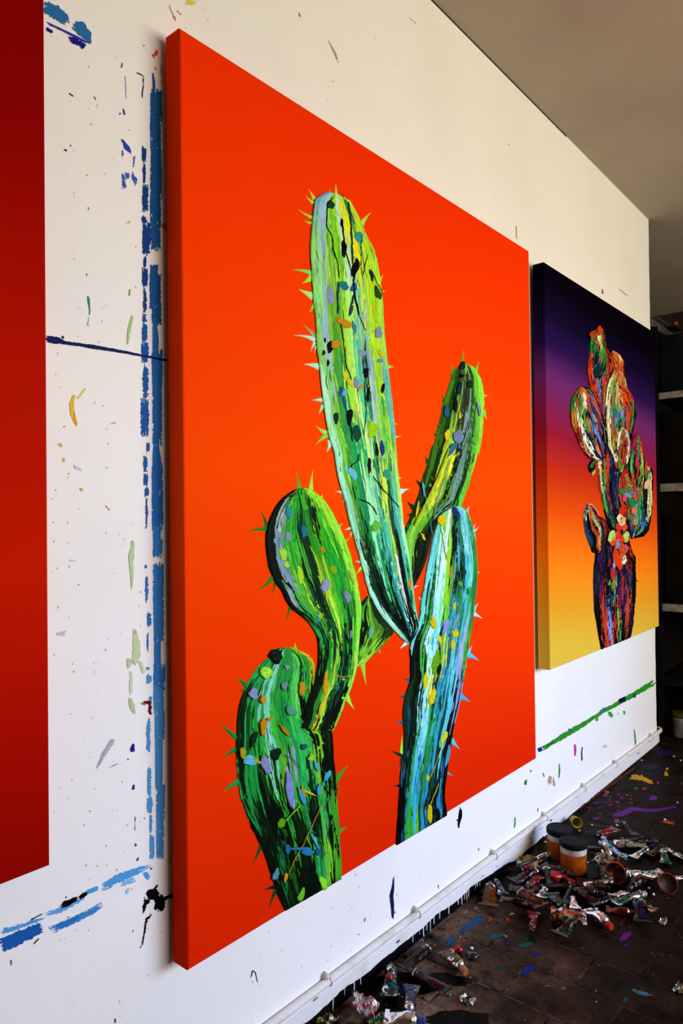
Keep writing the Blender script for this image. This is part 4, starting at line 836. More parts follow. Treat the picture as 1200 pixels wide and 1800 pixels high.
# ------------------------------------------------------------------ paint on the floor
def GF(x, y, Z): return G(x, y, Z)
FM = [
 ('1c5a94', [(805,1640,4),(820,1630,9),(835,1620,10),(848,1612,8)], .05), ('1c5a94', [(784,1664,2),(790,1656,8),(800,1646,11)], .05), ('1a5074', [(765,1651,8),(778,1650,8)], .4), ('1a4a78', [(770,1670,6),(782,1669,6)], .3),
 ('0c6068', [(858,1647,6),(872,1645,8),(886,1645,5)], .05), ('0c5c60', [(910,1663,5),(922,1661,8),(938,1658,6)], .05), ('122a90', [(934,1677,6),(952,1674,5)], .1), ('122a90', [(918,1716,8),(924,1705,9),(934,1698,9)], .15), ('122a90', [(925,1700,6),(942,1702,5)], .15), ('13308c', [(888,1658,5),(896,1658,4)], .1), ('0c4028', [(732,1678,6),(745,1684,8)], .4), ('0c3c28', [(724,1688,14),(738,1690,16)], .5), ('1c3c18', [(705,1680,5),(718,1682,5)], .3), ('0c4c40', [(872,1701,7),(886,1698,5)], .4), ('145040', [(820,1696,8),(830,1700,8)], .4), ('106060', [(1095,1756,8),(1102,1758,7)], .3), ('2a7088', [(1108,1740,6),(1125,1746,10),(1148,1750,6)], .6), ('6878a0', [(1120,1742,4),(1140,1748,4)], .5),
 ('c83020', [(888,1616,7),(896,1617,6)], .2), ('d04038', [(858,1615,6),(864,1618,5)], .3), ('b0a820', [(895,1607,4),(904,1605,4)], .4), ('c8b020', [(806,1648,5),(812,1646,4)], .1), ('a09020', [(760,1662,4),(766,1660,3)], .3), ('b85820', [(812,1653,5),(818,1655,4)], .2),
 ('6a1c88', [(1088,1655,10),(1100,1645,14),(1112,1640,8)], .5), ('581878', [(1095,1662,6),(1106,1662,5)], .5),
 ('f0b010', [(1106,1366,7),(1118,1366,9),(1130,1369,7),(1142,1374,6),(1150,1377,5)], .1), ('e8a810', [(1124,1362,6),(1130,1368,6)], .1), ('e8a810', [(1166,1360,8),(1174,1360,8)], .1), ('e0a010', [(1168,1352,4),(1176,1351,4)], .3), ('f0a010', [(1062,1392,5),(1067,1394,6)], .1), ('e0a010', [(1110,1358,2),(1114,1358,2)], .1), ('d09010', [(1099,1397,2),(1104,1398,2)], .2),
 ('6c1c96', [(1076,1433,5),(1090,1431,9),(1104,1426,10),(1112,1421,7),(1128,1424,5),(1150,1425,5),(1170,1421,4),(1190,1418,3)], .12), ('7c20a0', [(1140,1405,5),(1148,1402,8),(1156,1405,5)], .2), ('5a1880', [(1042,1440,6),(1055,1437,5)], .3), ('8a2880', [(1058,1398,6),(1070,1397,6)], .3), ('381468', [(1152,1325,3),(1180,1325,3)], .4), ('24144c', [(1160,1318,4),(1190,1322,4)], .5),
 ('a83c78', [(1078,1443,7),(1090,1443,6)], .35), ('a02c68', [(1130,1374,3),(1142,1376,3)], .2), ('a82c80', [(1152,1376,4),(1160,1376,4)], .2), ('902840', [(1126,1387,5),(1138,1386,5)], .4), ('1c5c18', [(1112,1384,4),(1122,1388,5)], .1), ('c8481c', [(1164,1443,5),(1178,1446,6),(1186,1449,4)], .35), ('b03c18', [(1194,1378,5),(1200,1378,5)], .3), ('14203c', [(1125,1352,14),(1160,1345,14)], .6), ('101838', [(1040,1412,16),(1060,1410,16)], .75), ('10183c', [(1140,1366,10),(1185,1345,10)], .75), ('6a3018', [(1010,1426,8),(1035,1406,9),(1060,1388,8),(1090,1368,7),(1120,1345,6)], .55), ('1c3c60', [(1138,1486,6),(1152,1482,6)], .2),
 ('402048', [(1030,1448,5),(1060,1453,4),(1085,1455,3)], .5), ('8a8a90', [(760,1635,3),(752,1640,2)], .3), ('a0a0a0', [(735,1655,3),(743,1651,3),(744,1658,2)], .2), ('909090', [(722,1665,3),(715,1670,3)], .5), ('a8a8a8', [(815,1606,4),(822,1600,3)], .5), ('b0b0b0', [(832,1596,6),(840,1595,5)], .5), ('98989c', [(690,1682,4),(712,1668,4),(740,1648,4),(770,1626,3),(800,1602,3)], .6),
]
def dim(h, k):
    return ''.join('%02x' % int(int(h[i:i+2], 16)*k) for i in (0, 2, 4))
# flat black patches under and beside the heaps
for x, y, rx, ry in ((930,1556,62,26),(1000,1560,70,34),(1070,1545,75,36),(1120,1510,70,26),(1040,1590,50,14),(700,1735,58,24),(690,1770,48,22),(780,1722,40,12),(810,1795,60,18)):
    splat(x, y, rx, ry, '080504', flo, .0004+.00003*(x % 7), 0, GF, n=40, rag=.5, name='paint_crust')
for h, pts, dr in FM:
    h = dim(h, .80)
    brush(pts, h, dr, .35, parent=flo, Y=.0006, proj=GF, step=1.6)
q = random.Random(21)
# pink, magenta and other drops
for k in range(34):
    x = q.gauss(1066, 26); y = 1412-(x-1066)*.25+q.gauss(0, 14)
    p = G(x, y)
    if p.y > -.03: continue
    splat(x, y, q.uniform(1.5, 4), q.uniform(.8, 1.8), q.choice(['781c50', '681a4c', '5a1860', '782844']), flo, .0007, 0, GF, dome=.0006)
mb = MB(); pal = ['a02c20', '2a5078', 'c0c0c0', '2a6a38', '806020', '5a2470', '909098', '14605c', 'a85020', '203080', '303030', '604030']
for k in range(800):
    x = q.uniform(560, 1200); y = q.uniform(1330, 1800); p = G(x, y, .0005)
    if p.y > -.03 or p.x < 1.1: continue
    r = q.uniform(.0007, .0028)*(1 if q.random() < .9 else 2); c = lin(q.choice(pal)); g = q.uniform(.1, .5); c = (c[0]*g, c[1]*g, c[2]*g, 1); e = q.uniform(1, 2); a0 = q.random()*6
    mb.face([mb.vert((p.x+r*e*math.cos(a)*math.cos(a0)-r*math.sin(a)*math.sin(a0), p.y+r*e*math.cos(a)*math.sin(a0)+r*math.sin(a)*math.cos(a0), .0006), c) for a in (0, .9, 1.8, 2.7, 3.6, 4.5, 5.4)])
tag(mb.build('paint_spatter', M['flat_paint'], flo, False, True), kind='stuff')

# ------------------------------------------------------------------ rubbish on the floor: tubes, jars, scraps
FO = {}
def foil(*ps, amount=.5, rough=.2, dull=False):
    k = (ps, amount, rough, dull)
    if k not in FO: FO[k] = foil_mat('foil_'+'_'.join(ps), ps, amount, rough, (.30, .28, .26, 1) if dull else (.83, .83, .84, 1))
    return FO[k]
CAPM = {}
def plastic(h, r=.4):
    if h not in CAPM: CAPM[h] = mat('plastic_'+h, lin(h), r, 0, .5)
    return CAPM[h]

def settle(root, z0=0.0):
    """lower a thing until its lowest point rests at z0"""
    bpy.context.view_layer.update()
    lo = min((o.matrix_world @ Vector(v)).z for o in [root]+list(root.children) if o.type == 'MESH' for v in o.bound_box)
    root.location.z += z0-lo+.0004

M['bare_foil'] = mat('bare_foil', (.85, .85, .86, 1), .2, 1.0)
TUBES = []
def tube(px, py, ang, *a, **k): TUBES.append([px, py, ang, a, k])
def make_tube(px, py, ang, L_=.11, r=.014, mt=None, cap='303030', crush=.35, pitch=0.0, roll=0.0, z0=0.0, seed=0, label='', group=None, open_=False, capon=True, at=None):
    """a metal paint tube: folded crimp, dented body, shoulder, neck and cap; px, py where it rests"""
    q = random.Random(seed+int(seed*7)); p = at or G(px, py, z0)
    root = empty('paint_tube', (p.x, p.y, z0)); root.rotation_euler = (roll, pitch, ang)
    mb = MB(); rings = []; shoulder = []; n = 16; nb = 12
    for i in range(nb+1):
        u = i/nb; f = min(1, u/.72); f = f*f*(3-2*f)
        a = r*(1.5*(1-f)+1*f); b = r*(.07*(1-f)+1*f)
        ring = []
        for k in range(n):
            t = 2*math.pi*k/n
            d = noise.noise(Vector((u*4.5+seed*3.1, math.cos(t)*1.3, math.sin(t)*1.3+seed*.37)))*crush*1.1
            d2 = noise.noise(Vector((u*11+seed, math.cos(t)*2.2, math.sin(t)*2.2)))*crush*.4
            s = max(.25, 1-abs(d)*1.3+d2) if u > .05 else 1
            ring.append((-L_/2+L_*u, a*math.cos(t)*s, b*math.sin(t)*s+.25*r*crush*math.sin(u*5+seed)))
        rings.append(ring)
    if not open_:
        zc = .25*r*crush*math.sin(5+seed)
        for x, rr in ((L_/2+.003, r*.92), (L_/2+r*.45, r*.5), (L_/2+r*.5, r*.42), (L_/2+r*.95, r*.40)):
            shoulder.append([(x, rr*math.cos(2*math.pi*k/n), rr*math.sin(2*math.pi*k/n)+zc) for k in range(n)])
        sb = MB(); sb.loft([rings[-1]]+shoulder); sb.build('shoulder', mt if group else M['bare_foil'], root, True)
    mb.loft(rings, cap=not open_)
    body = mb.build('tube_body', mt, root, True)
    # folded strip at the crimp
    fb = MB(); fb.box((-L_/2-.003, -r*1.5, -.0016), (-L_/2+.008, r*1.5, .0018)); fo = fb.build('crimp_fold', mt, root)
    fo.location.z = .25*r*crush*math.sin(seed)
    if capon and not open_:
        cb = MB(); nn = 18; rc = r*.56; x0 = L_/2+r*.55; h = r*1.05; zc = .25*r*crush*math.sin(5+seed); rr_ = []
        for x, s in ((0, .95), (h*.15, 1), (h*.85, .94), (h, .8)):
            rr_.append([(x0+x, rc*s*(1+.05*(k % 2))*math.cos(2*math.pi*k/nn), rc*s*(1+.05*(k % 2))*math.sin(2*math.pi*k/nn)+zc) for k in range(nn)])
        cb.loft(rr_); cb.build('cap', plastic(cap), root)
    settle(root, z0)
    return tag(root, label, 'paint tube', group)

def scrap(px, py, size, mt, seed, label, z0=0.0, tilt=(0, 0), flat=.5, group=None, name='foil_scrap', cat='scrap', asp=1.0, ang=0):
    """a crumpled sheet, with thickness"""
    p = G(px, py, z0); q = random.Random(seed); n = 12; mb = MB(); top = []; bot = []
    for i in range(n+1):
        rt = []; rb = []
        for j in range(n+1):
            u, v = i/n-.5, j/n-.5
            h = (abs(noise.noise(Vector((u*4+seed, v*4, 1))))*.55+abs(noise.noise(Vector((u*9+seed, v*9, 2))))*.25)*size*flat*2
            dx = noise.noise(Vector((u*3, v*3+seed, 5)))*.22; dy = noise.noise(Vector((u*3+seed, v*3, 9)))*.22
            x, y = (u+dx)*size, (v+dy)*size*asp
            rt.append(mb.vert((x, y, h+.0012))); rb.append(mb.vert((x, y, h)))
        top.append(rt); bot.append(rb)
    for i in range(n):
        for j in range(n):
            mb.face((top[i][j], top[i+1][j], top[i+1][j+1], top[i][j+1])); mb.face((bot[i][j], bot[i][j+1], bot[i+1][j+1], bot[i+1][j]))
    o = mb.build(name, mt); o.location = (p.x, p.y, z0); o.rotation_euler = (tilt[0], tilt[1], ang)
    settle(o, z0); return tag(o, label, cat, group)

def lump(px, py, r, mt, seed, label, z0=0.0, sq=.7, name='paint_clump', cat='dried paint', group=None):
    """a wrinkled clump of dried paint"""
    p = G(px, py, z0); mb = MB(); n = 16; m_ = 10; rings = []
    for i in range(m_+1):
        th = math.pi*(i/m_); ring = []
        for k in range(n):
            t = 2*math.pi*k/n; d = Vector((math.sin(th)*math.cos(t), math.sin(th)*math.sin(t), math.cos(th)))
            s = r*(1+.45*noise.noise(d*1.6+Vector((seed, 0, 0)))+.25*noise.noise(d*4+Vector((0, seed, 0))))
            ring.append((d.x*s, d.y*s, d.z*s*sq))
        rings.append(ring)
    mb.loft(rings, cap=False); o = mb.build(name, mt, None, True); o.location = (p.x, p.y, z0); settle(o, z0)
    return tag(o, label, cat, group)

M['jar_orange'] = noisy('jar_orange', lin('a04c08'), lin('6a2804'), 30, .5, .45, .7, .1, spec=.15)
M['jar_band'] = noisy('jar_band', lin('c8c0c0'), lin('988a80'), 40, .4)
M['jar_lid'] = noisy('jar_lid', (.0025, .003, .004, 1), (.006, .007, .008, 1), 30, .6, spec=.08)
def jar(px, py, r, h, label):
    p = G(px, py); root = empty('paint_jar', (p.x, p.y, .0004))
    mb = MB(); mb.lathe([(r*.90, 0), (r*.97, .003), (r*.97, h*.60), (r*.95, h*.64), (r*.95, h*.80), (r*.88, h*.83)], 28); mb.build('jar_body', M['jar_orange'], root, True)
    mb = MB(); mb.lathe([(r*.962, h*.625), (r*.972, h*.63), (r*.972, h*.795), (r*.962, h*.80)], 28, close=False); mb.build('label_band', M['jar_band'], root)
    mb = MB(); n = 36; rings = []
    for rr, z in ((r*.99, h*.815), (r*1.03, h*.83), (r*1.03, h*.955), (r*1.0, h*.985), (r*.93, h*1.0), (r*.88, h*.99), (r*.86, h*.985)):
        rings.append([(rr*(1+(.012*(k % 2) if h*.82 < z < h*.97 else 0))*math.cos(2*math.pi*k/n), rr*(1+(.012*(k % 2) if h*.82 < z < h*.97 else 0))*math.sin(2*math.pi*k/n), z) for k in range(n)])
    mb.loft(rings); mb.build('lid', M['jar_lid'], root)
    return tag(root, label, 'jar')
jar(984, 1506, .046, .108, 'orange paint jar with a black lid, standing nearer the wall')
jar(1008, 1530, .046, .108, 'orange paint jar with a black lid and pale band, beside the shiny foil sheet')
# drips over the front jar's band come with its label

# yellow cup on its side, mouth to the room
def cup(px, py, r, l, h, label, ang, pitch, z0=0):
    p = G(px, py, z0); o_ = MB(); n = 20
    pr = [(r*.72, 0), (r*.78, .002), (r, l), (r*.93, l+.0006), (r*.68, .003)]
    o_.lathe(pr, n, 0, None, False)
    i0 = len(o_.v); o_.lathe([(r*.70, .0028), (.0008, .003)], n, 0, None, False)
    o_.lathe([(r*.72, 0), (.0008, .0001)], n, 0, None, False)
    o = o_.build('plastic_cup', noisy('cup_'+h, lin(h), lin('3a3404'), 30, .5, .5, .75, spec=.15), None, True); o.location = (p.x, p.y, z0)
    o.rotation_euler = (0, pitch, ang); settle(o, z0); return tag(o, label, 'cup')
cup(1008, 1450, .021, .052, 'a08c10', 'small yellow plastic cup lying on its side behind the two jars', math.radians(-142), math.radians(80))

# amber and red lids leaning in the pile
def lid(px, py, r, h, label, ang, pitch, z0=0):
    p = G(px, py, z0); mb = MB()
    mb.lathe([(r*.96, 0), (r, .002), (r, .012), (r*.90, .012), (r*.86, .005)], 28, 0, None, False)
    mb.lathe([(r*.86, .005), (r*.80, .003), (.001, .0026)], 28, 1, None, False); mb.lathe([(r*.96, 0), (.001, .0001)], 28, 0, None, False)
    o = mb.build('jar_lid', [noisy('lid_'+h, lin(h), lin('401002'), 35, .4, .42, .6, spec=.2), noisy('lid_inside_'+h, lin('180602'), lin(h), 40, .5, .55, .75, spec=.15)], None, True)
    o.location = (p.x, p.y, z0); o.rotation_euler = (0, pitch, ang)
    settle(o, z0); return tag(o, label, 'lid')
lid(1080, 1552, .036, 'a84008', 'round amber lid leaning on edge beside the shiny foil sheet', math.radians(205), math.radians(72))
lid(1172, 1568, .032, '780c14', 'round dark red lid leaning at the end of the green tube', math.radians(215), math.radians(60))

# brush lying by the wall: handle, ferrule, bristles
p = G(938, 1536); rt = empty('paint_brush', (p.x, p.y, .0)); rt.rotation_euler = (0, math.radians(-4), math.radians(170))
mb = MB(); mb.tube([(-.02, 0, 0), (.03, 0, 0), (.10, 0, 0)], [.006, .0075, .004], 10); mb.build('handle', plastic('14100c'), rt, True)
mb = MB(); mb.tube([(-.062, 0, 0), (-.058, 0, 0), (-.02, 0, 0), (-.016, 0, 0)], [.0085, .0085, .0068, .0066], 12); mb.build('ferrule', mat('ferrule_metal', (.85, .85, .86, 1), .16, 1.0), rt, True)
mb = MB(); mb.tube([(-.060, 0, 0), (-.085, 0, 0), (-.10, 0, -.002)], [.008, .0085, .003], 10); mb.build('bristles', noisy('bristle', lin('c8c4c0'), lin('14142c'), 60, .7, .45, .55, sc=(1, .2, .2)), rt, True)
settle(rt, .034); tag(rt, 'paint brush with a silver ferrule lying on the rubbish by the skirting', 'brush')

T = tube; R_ = math.radians
SV = foil('d8d8d8', '7a2018', amount=.43, rough=.14)
SVB = foil('1c3a80', '80a0b0', amount=.53)
SVG = foil('1c5a30', '0c2c18', amount=.55)
SVR = foil('a01c10', '4a0a06', amount=.62, dull=True)
SVD = foil('0a0806', '1c100a', amount=.66, dull=True)
SVT = foil('14504c', '0a1410', amount=.57)
SVY = foil('a08818', '30240a', amount=.60)
SVO = foil('b0481a', '4a1808', amount=.58)
DKR = foil('480c08', '0a0504', amount=.68, dull=True)
# near group
scrap(640, 1778, .066, foil('b01c10', '8890a0', '504818', amount=.56), 3, 'crumpled flat foil smeared with bright red paint, beside the skirting', tilt=(.25, .1), flat=.4, ang=.5)
T(688, 1742, R_(35), .10, .017, SVT, '202020', .3, seed=2, label='silver tube streaked with teal paint next to the red smeared foil')
T(697, 1776, R_(-60), .07, .018, SV, '1c3c80', .25, seed=4, label='short bright silver tube with a blue cap, behind the red smeared foil')
T(728, 1762, R_(-150), .09, .015, foil('143088', '26301a', '702010', amount=.60), '2a4a90', .4, seed=5, label='squeezed paint tube covered in dark blue and red paint')
T(738, 1712, R_(0), .11, .016, SVD, '10100e', .4, seed=6, label='blackened paint tube lying along the skirting by the near foil')
T(742, 1738, R_(85), .10, .016, DKR, '200806', .45, seed=7, label='dark paint-caked tube among the near rubbish')
scrap(572, 1797, .05, foil('807818', '30300c', 'a0a0a0', amount=.58), 8, 'small crumpled olive yellow scrap at the foot of the skirting', flat=.5)
scrap(672, 1800, .05, foil('b89818', '186058', '0c1c18', amount=.62), 9, 'small crumpled scrap in yellow and teal in front of the red smeared foil', flat=.45)
lump(684, 1722, .010, plastic('8a1410', .3), 12, 'small glossy red clump on the near rubbish', z0=.030)
# tube mouth with silver shoulder
T(786, 1700, R_(-118), .075, .019, foil('2c5c12', '6a140e', amount=.6), 'a0582c', .3, seed=9, label='paint tube with bright silver shoulder and copper coloured cap, smeared green and red')
lump(806, 1674, .013, noisy('red_gloss', lin('a0140c'), lin('300806'), 40, .25), 15, 'round glossy red clump standing alone on the tiles')
lump(831, 1686, .018, noisy('black_gloss', lin('0c0a12'), lin('30303a'), 60, .25, .5, .75), 16, 'black wrinkled clump beside the glossy red one', sq=.5)
scrap(823, 1760, .034, foil('60605a', '0a0806', amount=.5), 17, 'small grey crumpled scrap alone on the dark tiles', flat=.4)
scrap(1165, 1622, .03, foil('a89c80', '5a5010', amount=.5), 18, 'small beige crumpled scrap right of the tube with a red cap', flat=.4, asp=.6)
scrap(1196, 1738, .05, foil('8a8474', '2a241c', amount=.5), 19, 'flat beige scrap near the blue and teal stain', flat=.2, asp=.5)
# far group, front row
T(1026, 1606, R_(-122), .075, .019, SV, 'a82010', .15, seed=11, label='silver paint tube with a red cap, in front of the pile')
T(1012, 1594, R_(28), .055, .012, SV, '101010', .2, seed=12, label='short bare silver tube next to the orange smeared open tube', capon=False)
T(995, 1590, R_(115), .10, .026, foil('a83c14', '30100a', amount=.55), '202020', .5, seed=13, label='wide torn silver tube open at the end with orange paint inside', open_=True)
T(1090, 1586, R_(-25), .115, .015, SVG, '8a8078', .4, seed=14, label='dark green paint tube lying at the front of the pile')
T(1110, 1592, R_(60), .05, .012, foil('706048', '0a0806', amount=.55), '101010', .4, seed=15, label='small beige tube end at the foot of the green tube', capon=False)
T(1050, 1592, R_(-70), .06, .013, foil('8a1410', '400806', amount=.72), '5a0c08', .4, seed=16, label='short tube thick with red paint behind the silver one with red cap')
scrap(1045, 1528, .062, foil('d0d0d0', 'a02c20', amount=.34, rough=.12), 31, 'bright shiny foil sheet standing up beside the front jar', z0=.012, tilt=(R_(-38), R_(-30)), flat=.10, asp=.62, ang=R_(-45))
scrap(1066, 1522, .06, foil('58502c', 'a0a080', '6a1c14', amount=.52), 32, 'folded olive and silver foil next to the shiny sheet', z0=.005, tilt=(R_(-30), R_(-10)), flat=.5, ang=.4)
T(1056, 1556, R_(120), .09, .011, foil('6a5a44', '2a1c10', amount=.55), '2a2018', .3, seed=20, label='thin beige tube leaning below the shiny foil sheet', z0=.012, pitch=R_(14))
T(1132, 1545, R_(138), .125, .018, foil('145a34', 'a8b0a0', '603818', amount=.50, rough=.16), '206040', .4, seed=21, label='long silver tube streaked with green paint pointing at the red lid')
T(1086, 1513, R_(100), .08, .014, SVB, '90a0b8', .35, seed=22, label='silver and blue tube standing among the foil', z0=.008, pitch=R_(-18))
T(1068, 1500, R_(30), .08, .013, SVB, '1c3a80', .4, seed=23, label='blue smeared tube behind the folded olive foil')
T(1100, 1492, R_(118), .11, .015, foil('14401c', '8a8070', '701c14', amount=.55), '18502c', .4, seed=24, label='crumpled tube with a green cap at the back of the pile')
T(1126, 1504, R_(-12), .09, .011, foil('6a5a40', 'a0a098', amount=.46), '5a4a30', .35, seed=25, label='slim beige and silver tube at the back of the pile')
T(1160, 1512, R_(20), .08, .014, SVG, '10301c', .45, seed=26, label='green tube lying alone behind the red lid')
T(1188, 1508, R_(70), .07, .012, foil('608878', '0c1410', amount=.45), '88a098', .4, seed=27, label='pale green silver tube at the far side of the pile')
T(1190, 1546, R_(145), .075, .008, foil('b8b0b0', '701818', amount=.45), '8a2020', .25, seed=28, label='thin silver tube right of the red lid')
T(1072, 1572, R_(-40), .05, .011, foil('d0c8d8', '30508a', amount=.5), 'b0a8c0', .35, seed=29, label='small lavender silver tube below the amber lid', z0=.0)
# far group, left side by the wall
T(880, 1566, R_(25), .10, .021, foil('3c3a0a', '5a160a', '16260a', amount=.70, dull=True), '201008', .5, seed=30, label='fat tube caked in olive and red paint by the skirting')
T(932, 1572, R_(70), .085, .022, foil('6a3420', '281008', amount=.72), '180a06', .5, seed=31, label='crumpled red brown tube at the edge of the pile')
T(955, 1572, R_(10), .05, .013, foil('706860', '0a0808', amount=.46), '101010', .35, seed=32, label='small dull silver tube in front of the red clump', capon=False)
T(905, 1548, R_(-15), .11, .018, DKR, '300806', .5, seed=33, label='dark red tube below the paint brush')
T(960, 1548, R_(40), .10, .018, SVD, '0a0808', .5, seed=34, label='black smeared tube under the red clump')
lump(975, 1546, .022, noisy('red_clump', lin('b81c1c'), lin('380808'), 40, .35), 35, 'bright red clump of dried paint below the front jar', z0=.010, sq=.55)
lump(926, 1530, .018, noisy('crimson_clump', lin('8a0c10'), lin('200406'), 40, .35), 36, 'dark crimson clump of dried paint near the paint brush', z0=.012, sq=.6)
scrap(928, 1518, .085, noisy('spotted_rag', lin('b8b0a0'), lin('a07010'), 45, .8, .42, .56, .3), 37, 'paint-spotted pale rag lying between the wall and the jars', flat=.3, name='rag', cat='rag', ang=.6)
scrap(908, 1512, .05, noisy('orange_rag', lin('c88010'), lin('504010'), 30, .8, .45, .6, .3), 38, 'orange stained rag scrap against the skirting', flat=.4, name='rag', cat='rag')
scrap(950, 1506, .06, noisy('olive_rag', lin('302c10'), lin('806010'), 30, .8, .5, .68, .3), 39, 'dark olive rag left of the rear jar', flat=.55, name='rag', cat='rag')
T(892, 1528, R_(60), .05, .012, foil('c8d0e0', '101440', amount=.5), '0c0c30', .15, seed=40, label='small white tube with a navy cap against the skirting')
T(868, 1540, R_(45), .07, .012, foil('607068', '281838', amount=.58), '3a1c50', .45, seed=41, label='grey tube smeared purple at the wall end of the pile')
# dark fill in the heap: unreadable, caked tubes
q = random.Random(77)
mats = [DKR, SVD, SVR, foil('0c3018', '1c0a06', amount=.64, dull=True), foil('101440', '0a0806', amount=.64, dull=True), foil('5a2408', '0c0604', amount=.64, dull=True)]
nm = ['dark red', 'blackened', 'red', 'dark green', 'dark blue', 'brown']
FILL = [(912,1580,'before the red brown tube'),(900,1562,'beside the olive and red tube'),(945,1588,'in front of the small dull silver tube'),(968,1570,'touching the wide torn tube'),(985,1560,'between the red clump and the torn tube'),
 (1018,1562,'below the front jar'),(1030,1578,'behind the silver tube with red cap'),(1035,1548,'under the shiny foil sheet'),(1000,1548,'at the foot of the front jar'),(1060,1572,'below the amber lid'),(1075,1590,'beside the green tube at the front'),(1022,1535,'pressed against the front jar'),
 (1100,1530,'between the amber lid and the long green streaked tube'),(1048,1500,'behind the shiny foil sheet'),(1085,1478,'behind the blue smeared tube'),(1112,1478,'next to the tube with a green cap'),(1125,1492,'below the slim beige tube'),(1145,1500,'near the lone green tube'),(1090,1555,'right beside the amber lid'),
 (950,1560,'under the bright red clump'),(925,1556,'below the crimson clump'),(1015,1600,'beside the short bare silver tube'),(1040,1590,'between the silver tube and the green tube')]
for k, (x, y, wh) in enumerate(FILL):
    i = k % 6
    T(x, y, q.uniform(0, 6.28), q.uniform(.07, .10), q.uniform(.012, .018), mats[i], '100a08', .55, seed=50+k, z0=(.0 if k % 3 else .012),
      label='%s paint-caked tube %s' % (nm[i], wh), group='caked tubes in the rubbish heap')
# nothing may run through anything else: push the tubes apart on the floor
import inspect
SIG = list(inspect.signature(make_tube).parameters)
class Cap: pass
caps = []
for px, py, ang, a, k in TUBES:
    kw = dict(zip(SIG[3:], a)); kw.update(k); c = Cap(); c.kw = kw; c.ang = ang; c.px = px; c.py = py
    p = G(px, py, kw.get('z0', 0)); c.x, c.y = p.x, p.y; c.r = kw['r']*(.84 if 'group' in kw else .98); c.h = kw['L_']/2+kw['r']*.55; c.z = kw.get('z0', 0)
    c.w = 1.0 if 'group' in kw else .35; caps.append(c)
def circ(px, py, r): p = G(px, py); c = Cap(); c.x, c.y, c.r, c.h, c.ang, c.w, c.z = p.x, p.y, r, 0.001, 0, 0, 0; return c
fixed = [circ(984, 1506, .048), circ(1008, 1530, .048), circ(640, 1778, .03), circ(1080, 1552, .026), circ(1172, 1568, .022), circ(1045, 1528, .026), circ(1066, 1522, .028), circ(928, 1518, .034), circ(908, 1512, .02), circ(950, 1506, .024)]
def seg(c):
    d = Vector((math.cos(c.ang), math.sin(c.ang))); m_ = Vector((c.x, c.y)); return m_-d*c.h, m_+d*c.h
def near(a, b):
    best = None; A0, A1 = seg(a); B0, B1 = seg(b)
    for i in range(7):
        p = A0.lerp(A1, i/6)
        for j in range(7):
            q_ = B0.lerp(B1, j/6); d = (p-q_).length
            if best is None or d < best[0]: best = (d, p, q_)
    return best
allc = caps+fixed
for it in range(200):
    moved = False
    for i, a in enumerate(allc):
        for b in allc[i+1:]:
            if a.w+b.w == 0 or abs(a.x-b.x) > .2 or abs(a.y-b.y) > .2: continue
            d, p, q_ = near(a, b); need = a.r+b.r-d
            if need > 0:
                v = Vector((a.x-b.x, a.y-b.y)) if d < .004 else p-q_
                if v.length < 1e-5: v = Vector((1, 0))
                v.normalize(); s_ = need/(a.w+b.w)*.6
                a.x += v.x*s_*a.w; a.y += v.y*s_*a.w; b.x -= v.x*s_*b.w; b.y -= v.y*s_*b.w; moved = True
    for c in caps:                                   # keep clear of the skirting
        e = abs(math.sin(c.ang))*c.h+c.r
        if c.y+e > -.018: c.y = -.018-e
    if not moved: break
for c in caps:
    make_tube(c.px, c.py, c.ang, at=Vector((c.x, c.y, c.z)), **c.kw)
# little crumbs of dried paint in the light
CR_ = [(1040,1452,'c8b020','yellow','right of the yellow cup'),(1018,1462,'c8a818','ochre','between the yellow cup and the front jar'),(958,1482,'c8c0a8','cream','between the skirting and the rear jar'),(732,1792,'d8d8d8','white','near the blue smeared tube'),(829,1669,'e0e0e0','white','behind the black wrinkled clump'),(790,1752,'2a6a58','teal','in front of the tube with a copper cap'),
 (1168,1442,'d0d0d0','pale grey','at the orange stain'),(1084,1452,'d8d8d8','white','below the pink stain'),(1196,1338,'c8c8c8','pale grey','before the white tub'),(1127,1338,'d0ccc8','cream','on the tiles near the skirting end'),(1068,1394,'e0a010','orange','on the magenta drops'),(1140,1563,'d8c8b8','pinkish','below the long green streaked tube'),(1148,1574,'d8d8d8','white','left of the dark red lid'),
 (1124,1592,'e8e8e8','bright white','at the end of the small beige tube'),(1129,1596,'d0d0d0','pale grey','by the end of the small beige tube'),(888,1648,'3a8878','sea green','beside the teal stroke'),(1184,1331,'c0c0c0','grey','before the grey spare tile'),(1190,1412,'9a9a9a','dull grey','at the end of the purple stroke')]
for k, (x, y, h, cn, wh) in enumerate(CR_):
    lump(x, y, .0045, plastic(h, .5), 60+k, '%s crumb of dried paint %s' % (cn, wh), name='paint_crumb', group='paint crumbs on the floor')

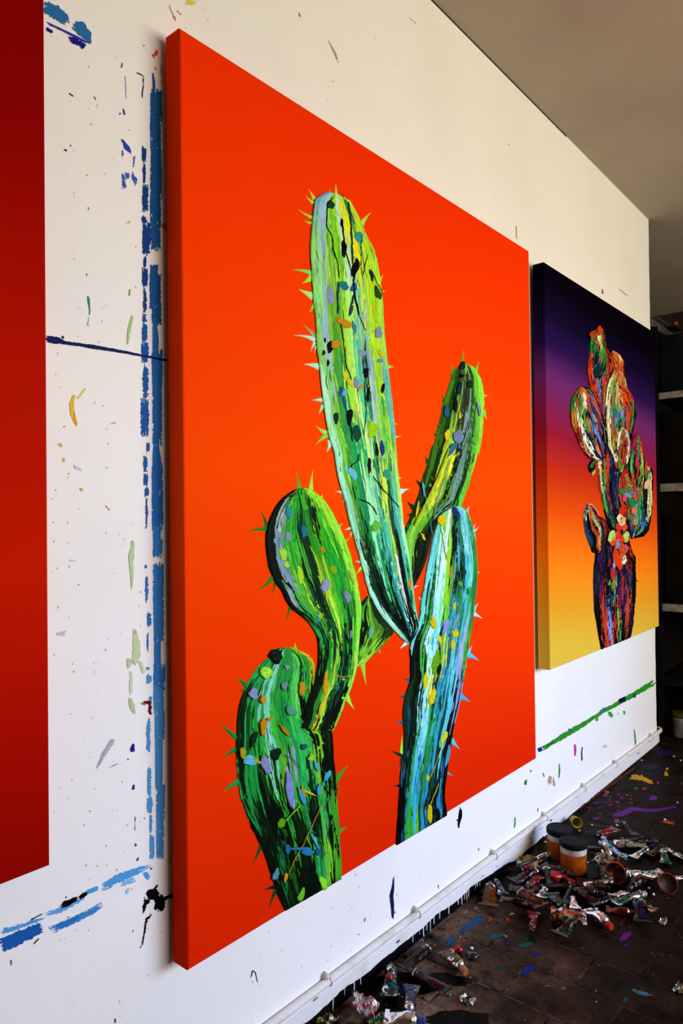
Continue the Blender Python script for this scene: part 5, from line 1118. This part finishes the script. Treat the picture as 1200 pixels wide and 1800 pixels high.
# ------------------------------------------------------------------ shelving beyond the end of the wall
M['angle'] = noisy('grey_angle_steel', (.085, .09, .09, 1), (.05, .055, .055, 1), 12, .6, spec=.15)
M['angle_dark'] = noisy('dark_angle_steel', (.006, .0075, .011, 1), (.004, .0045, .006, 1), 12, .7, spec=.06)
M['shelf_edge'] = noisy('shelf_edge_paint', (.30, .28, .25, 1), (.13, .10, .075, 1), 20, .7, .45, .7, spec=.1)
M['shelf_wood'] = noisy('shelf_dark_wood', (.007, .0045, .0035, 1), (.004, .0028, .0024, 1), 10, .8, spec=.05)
SX, SY0, SD = 4.235, .040, .62
rack = empty('shelving_rack', (SX, SY0, 0)); tag(rack, 'dark shelving rack of slotted steel and pale-edged boards beyond the wall end', 'shelf')
mb = MB()   # top rail along the rack's side, with a slot near its front end
zt = 2.385
mb.box((-.01, -.006, zt-.046), (.022, 0, zt)); mb.box((.05, -.006, zt-.046), (SD, 0, zt)); mb.box((.022, -.006, zt-.046), (.05, 0, zt-.034)); mb.box((.022, -.006, zt-.012), (.05, 0, zt))
mb.box((-.01, -.006, zt-.004), (SD, -.04, zt)); mb.build('top_rail', M['angle'], rack)
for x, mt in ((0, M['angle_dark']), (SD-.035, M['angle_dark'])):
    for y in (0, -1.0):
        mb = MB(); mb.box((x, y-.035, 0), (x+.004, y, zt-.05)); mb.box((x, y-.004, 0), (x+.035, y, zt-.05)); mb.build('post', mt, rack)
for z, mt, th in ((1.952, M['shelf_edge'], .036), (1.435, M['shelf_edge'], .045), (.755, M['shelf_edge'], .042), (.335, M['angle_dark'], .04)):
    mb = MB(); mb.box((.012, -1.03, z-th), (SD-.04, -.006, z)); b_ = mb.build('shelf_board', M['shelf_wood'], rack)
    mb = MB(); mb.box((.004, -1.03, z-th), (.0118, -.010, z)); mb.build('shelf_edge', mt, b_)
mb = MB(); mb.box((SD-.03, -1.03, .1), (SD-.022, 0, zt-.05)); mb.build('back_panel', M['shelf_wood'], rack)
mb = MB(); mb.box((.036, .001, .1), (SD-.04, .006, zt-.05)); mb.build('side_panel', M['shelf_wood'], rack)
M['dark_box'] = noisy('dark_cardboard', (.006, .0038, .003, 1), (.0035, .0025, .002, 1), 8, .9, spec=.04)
def carton(y0, y1, z, h, label, mt):
    mb = MB(); mb.box((0, y0, 0), (.42, y1, h)); mb.box((-.002, y0+.002, h-.03), (.40, y1-.002, h+.004))
    o = mb.build('storage_box', mt); o.location = (SX+.06, SY0, z+.0006); return tag(o, label, 'box')
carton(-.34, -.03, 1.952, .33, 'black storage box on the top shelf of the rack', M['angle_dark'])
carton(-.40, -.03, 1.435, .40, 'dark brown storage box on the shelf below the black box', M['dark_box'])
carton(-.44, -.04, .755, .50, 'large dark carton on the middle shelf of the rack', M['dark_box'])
mb = MB(); mb.lathe([(.014, 0), (.016, .002), (.016, .024), (.010, .028), (.010, .034)], 14); o = mb.build('paint_pot', noisy('pot_orange', lin('8a4410'), lin('401804'), 20, .6, spec=.1), None, True); o.location = (SX+.30, SY0-.05, zt+.0005)
tag(o, 'small orange brown pot standing on top of the shelving rack', 'pot')
mb = MB(); mb.box((0, -.07, zt-.012), (.14, -.0405, zt-.0005)); mb.build('top_plate', M['angle_dark'], rack).location = (.24, 0, 0)
# white tub with yellow lid under the lowest shelf, grey tile leaning before it
t = empty('paint_tub', (SX+.065, -.062, .0006)); tag(t, 'white tub with a yellow lid under the lowest shelf', 'tub')
mb = MB(); mb.lathe([(.034, 0), (.036, .004), (.040, .100), (.042, .102), (.042, .112)], 20); mb.build('tub_body', noisy('tub_white', lin('8a8a92'), lin('505058'), 12, .6, spec=.1), t, True)
mb = MB(); mb.lathe([(.046, .113), (.047, .115), (.047, .137), (.042, .139)], 20); mb.build('tub_lid', noisy('tub_yellow', lin('4c480c'), lin('302c08'), 14, .6, spec=.1), t, True)
mb = MB(); mb.box((0, -.16, 0), (.006, 0, .10)); mb.box((.006, -.155, .005), (.008, -.005, .095)); o = mb.build('spare_tile', noisy('spare_tile_grey', lin('40403c'), lin('2a2a28'), 14, .7)); o.location = (4.205, -.145, .002); o.rotation_euler = (0, R_(18), 0); settle(o, 0)
tag(o, 'grey spare tile leaning against the white tub', 'tile')
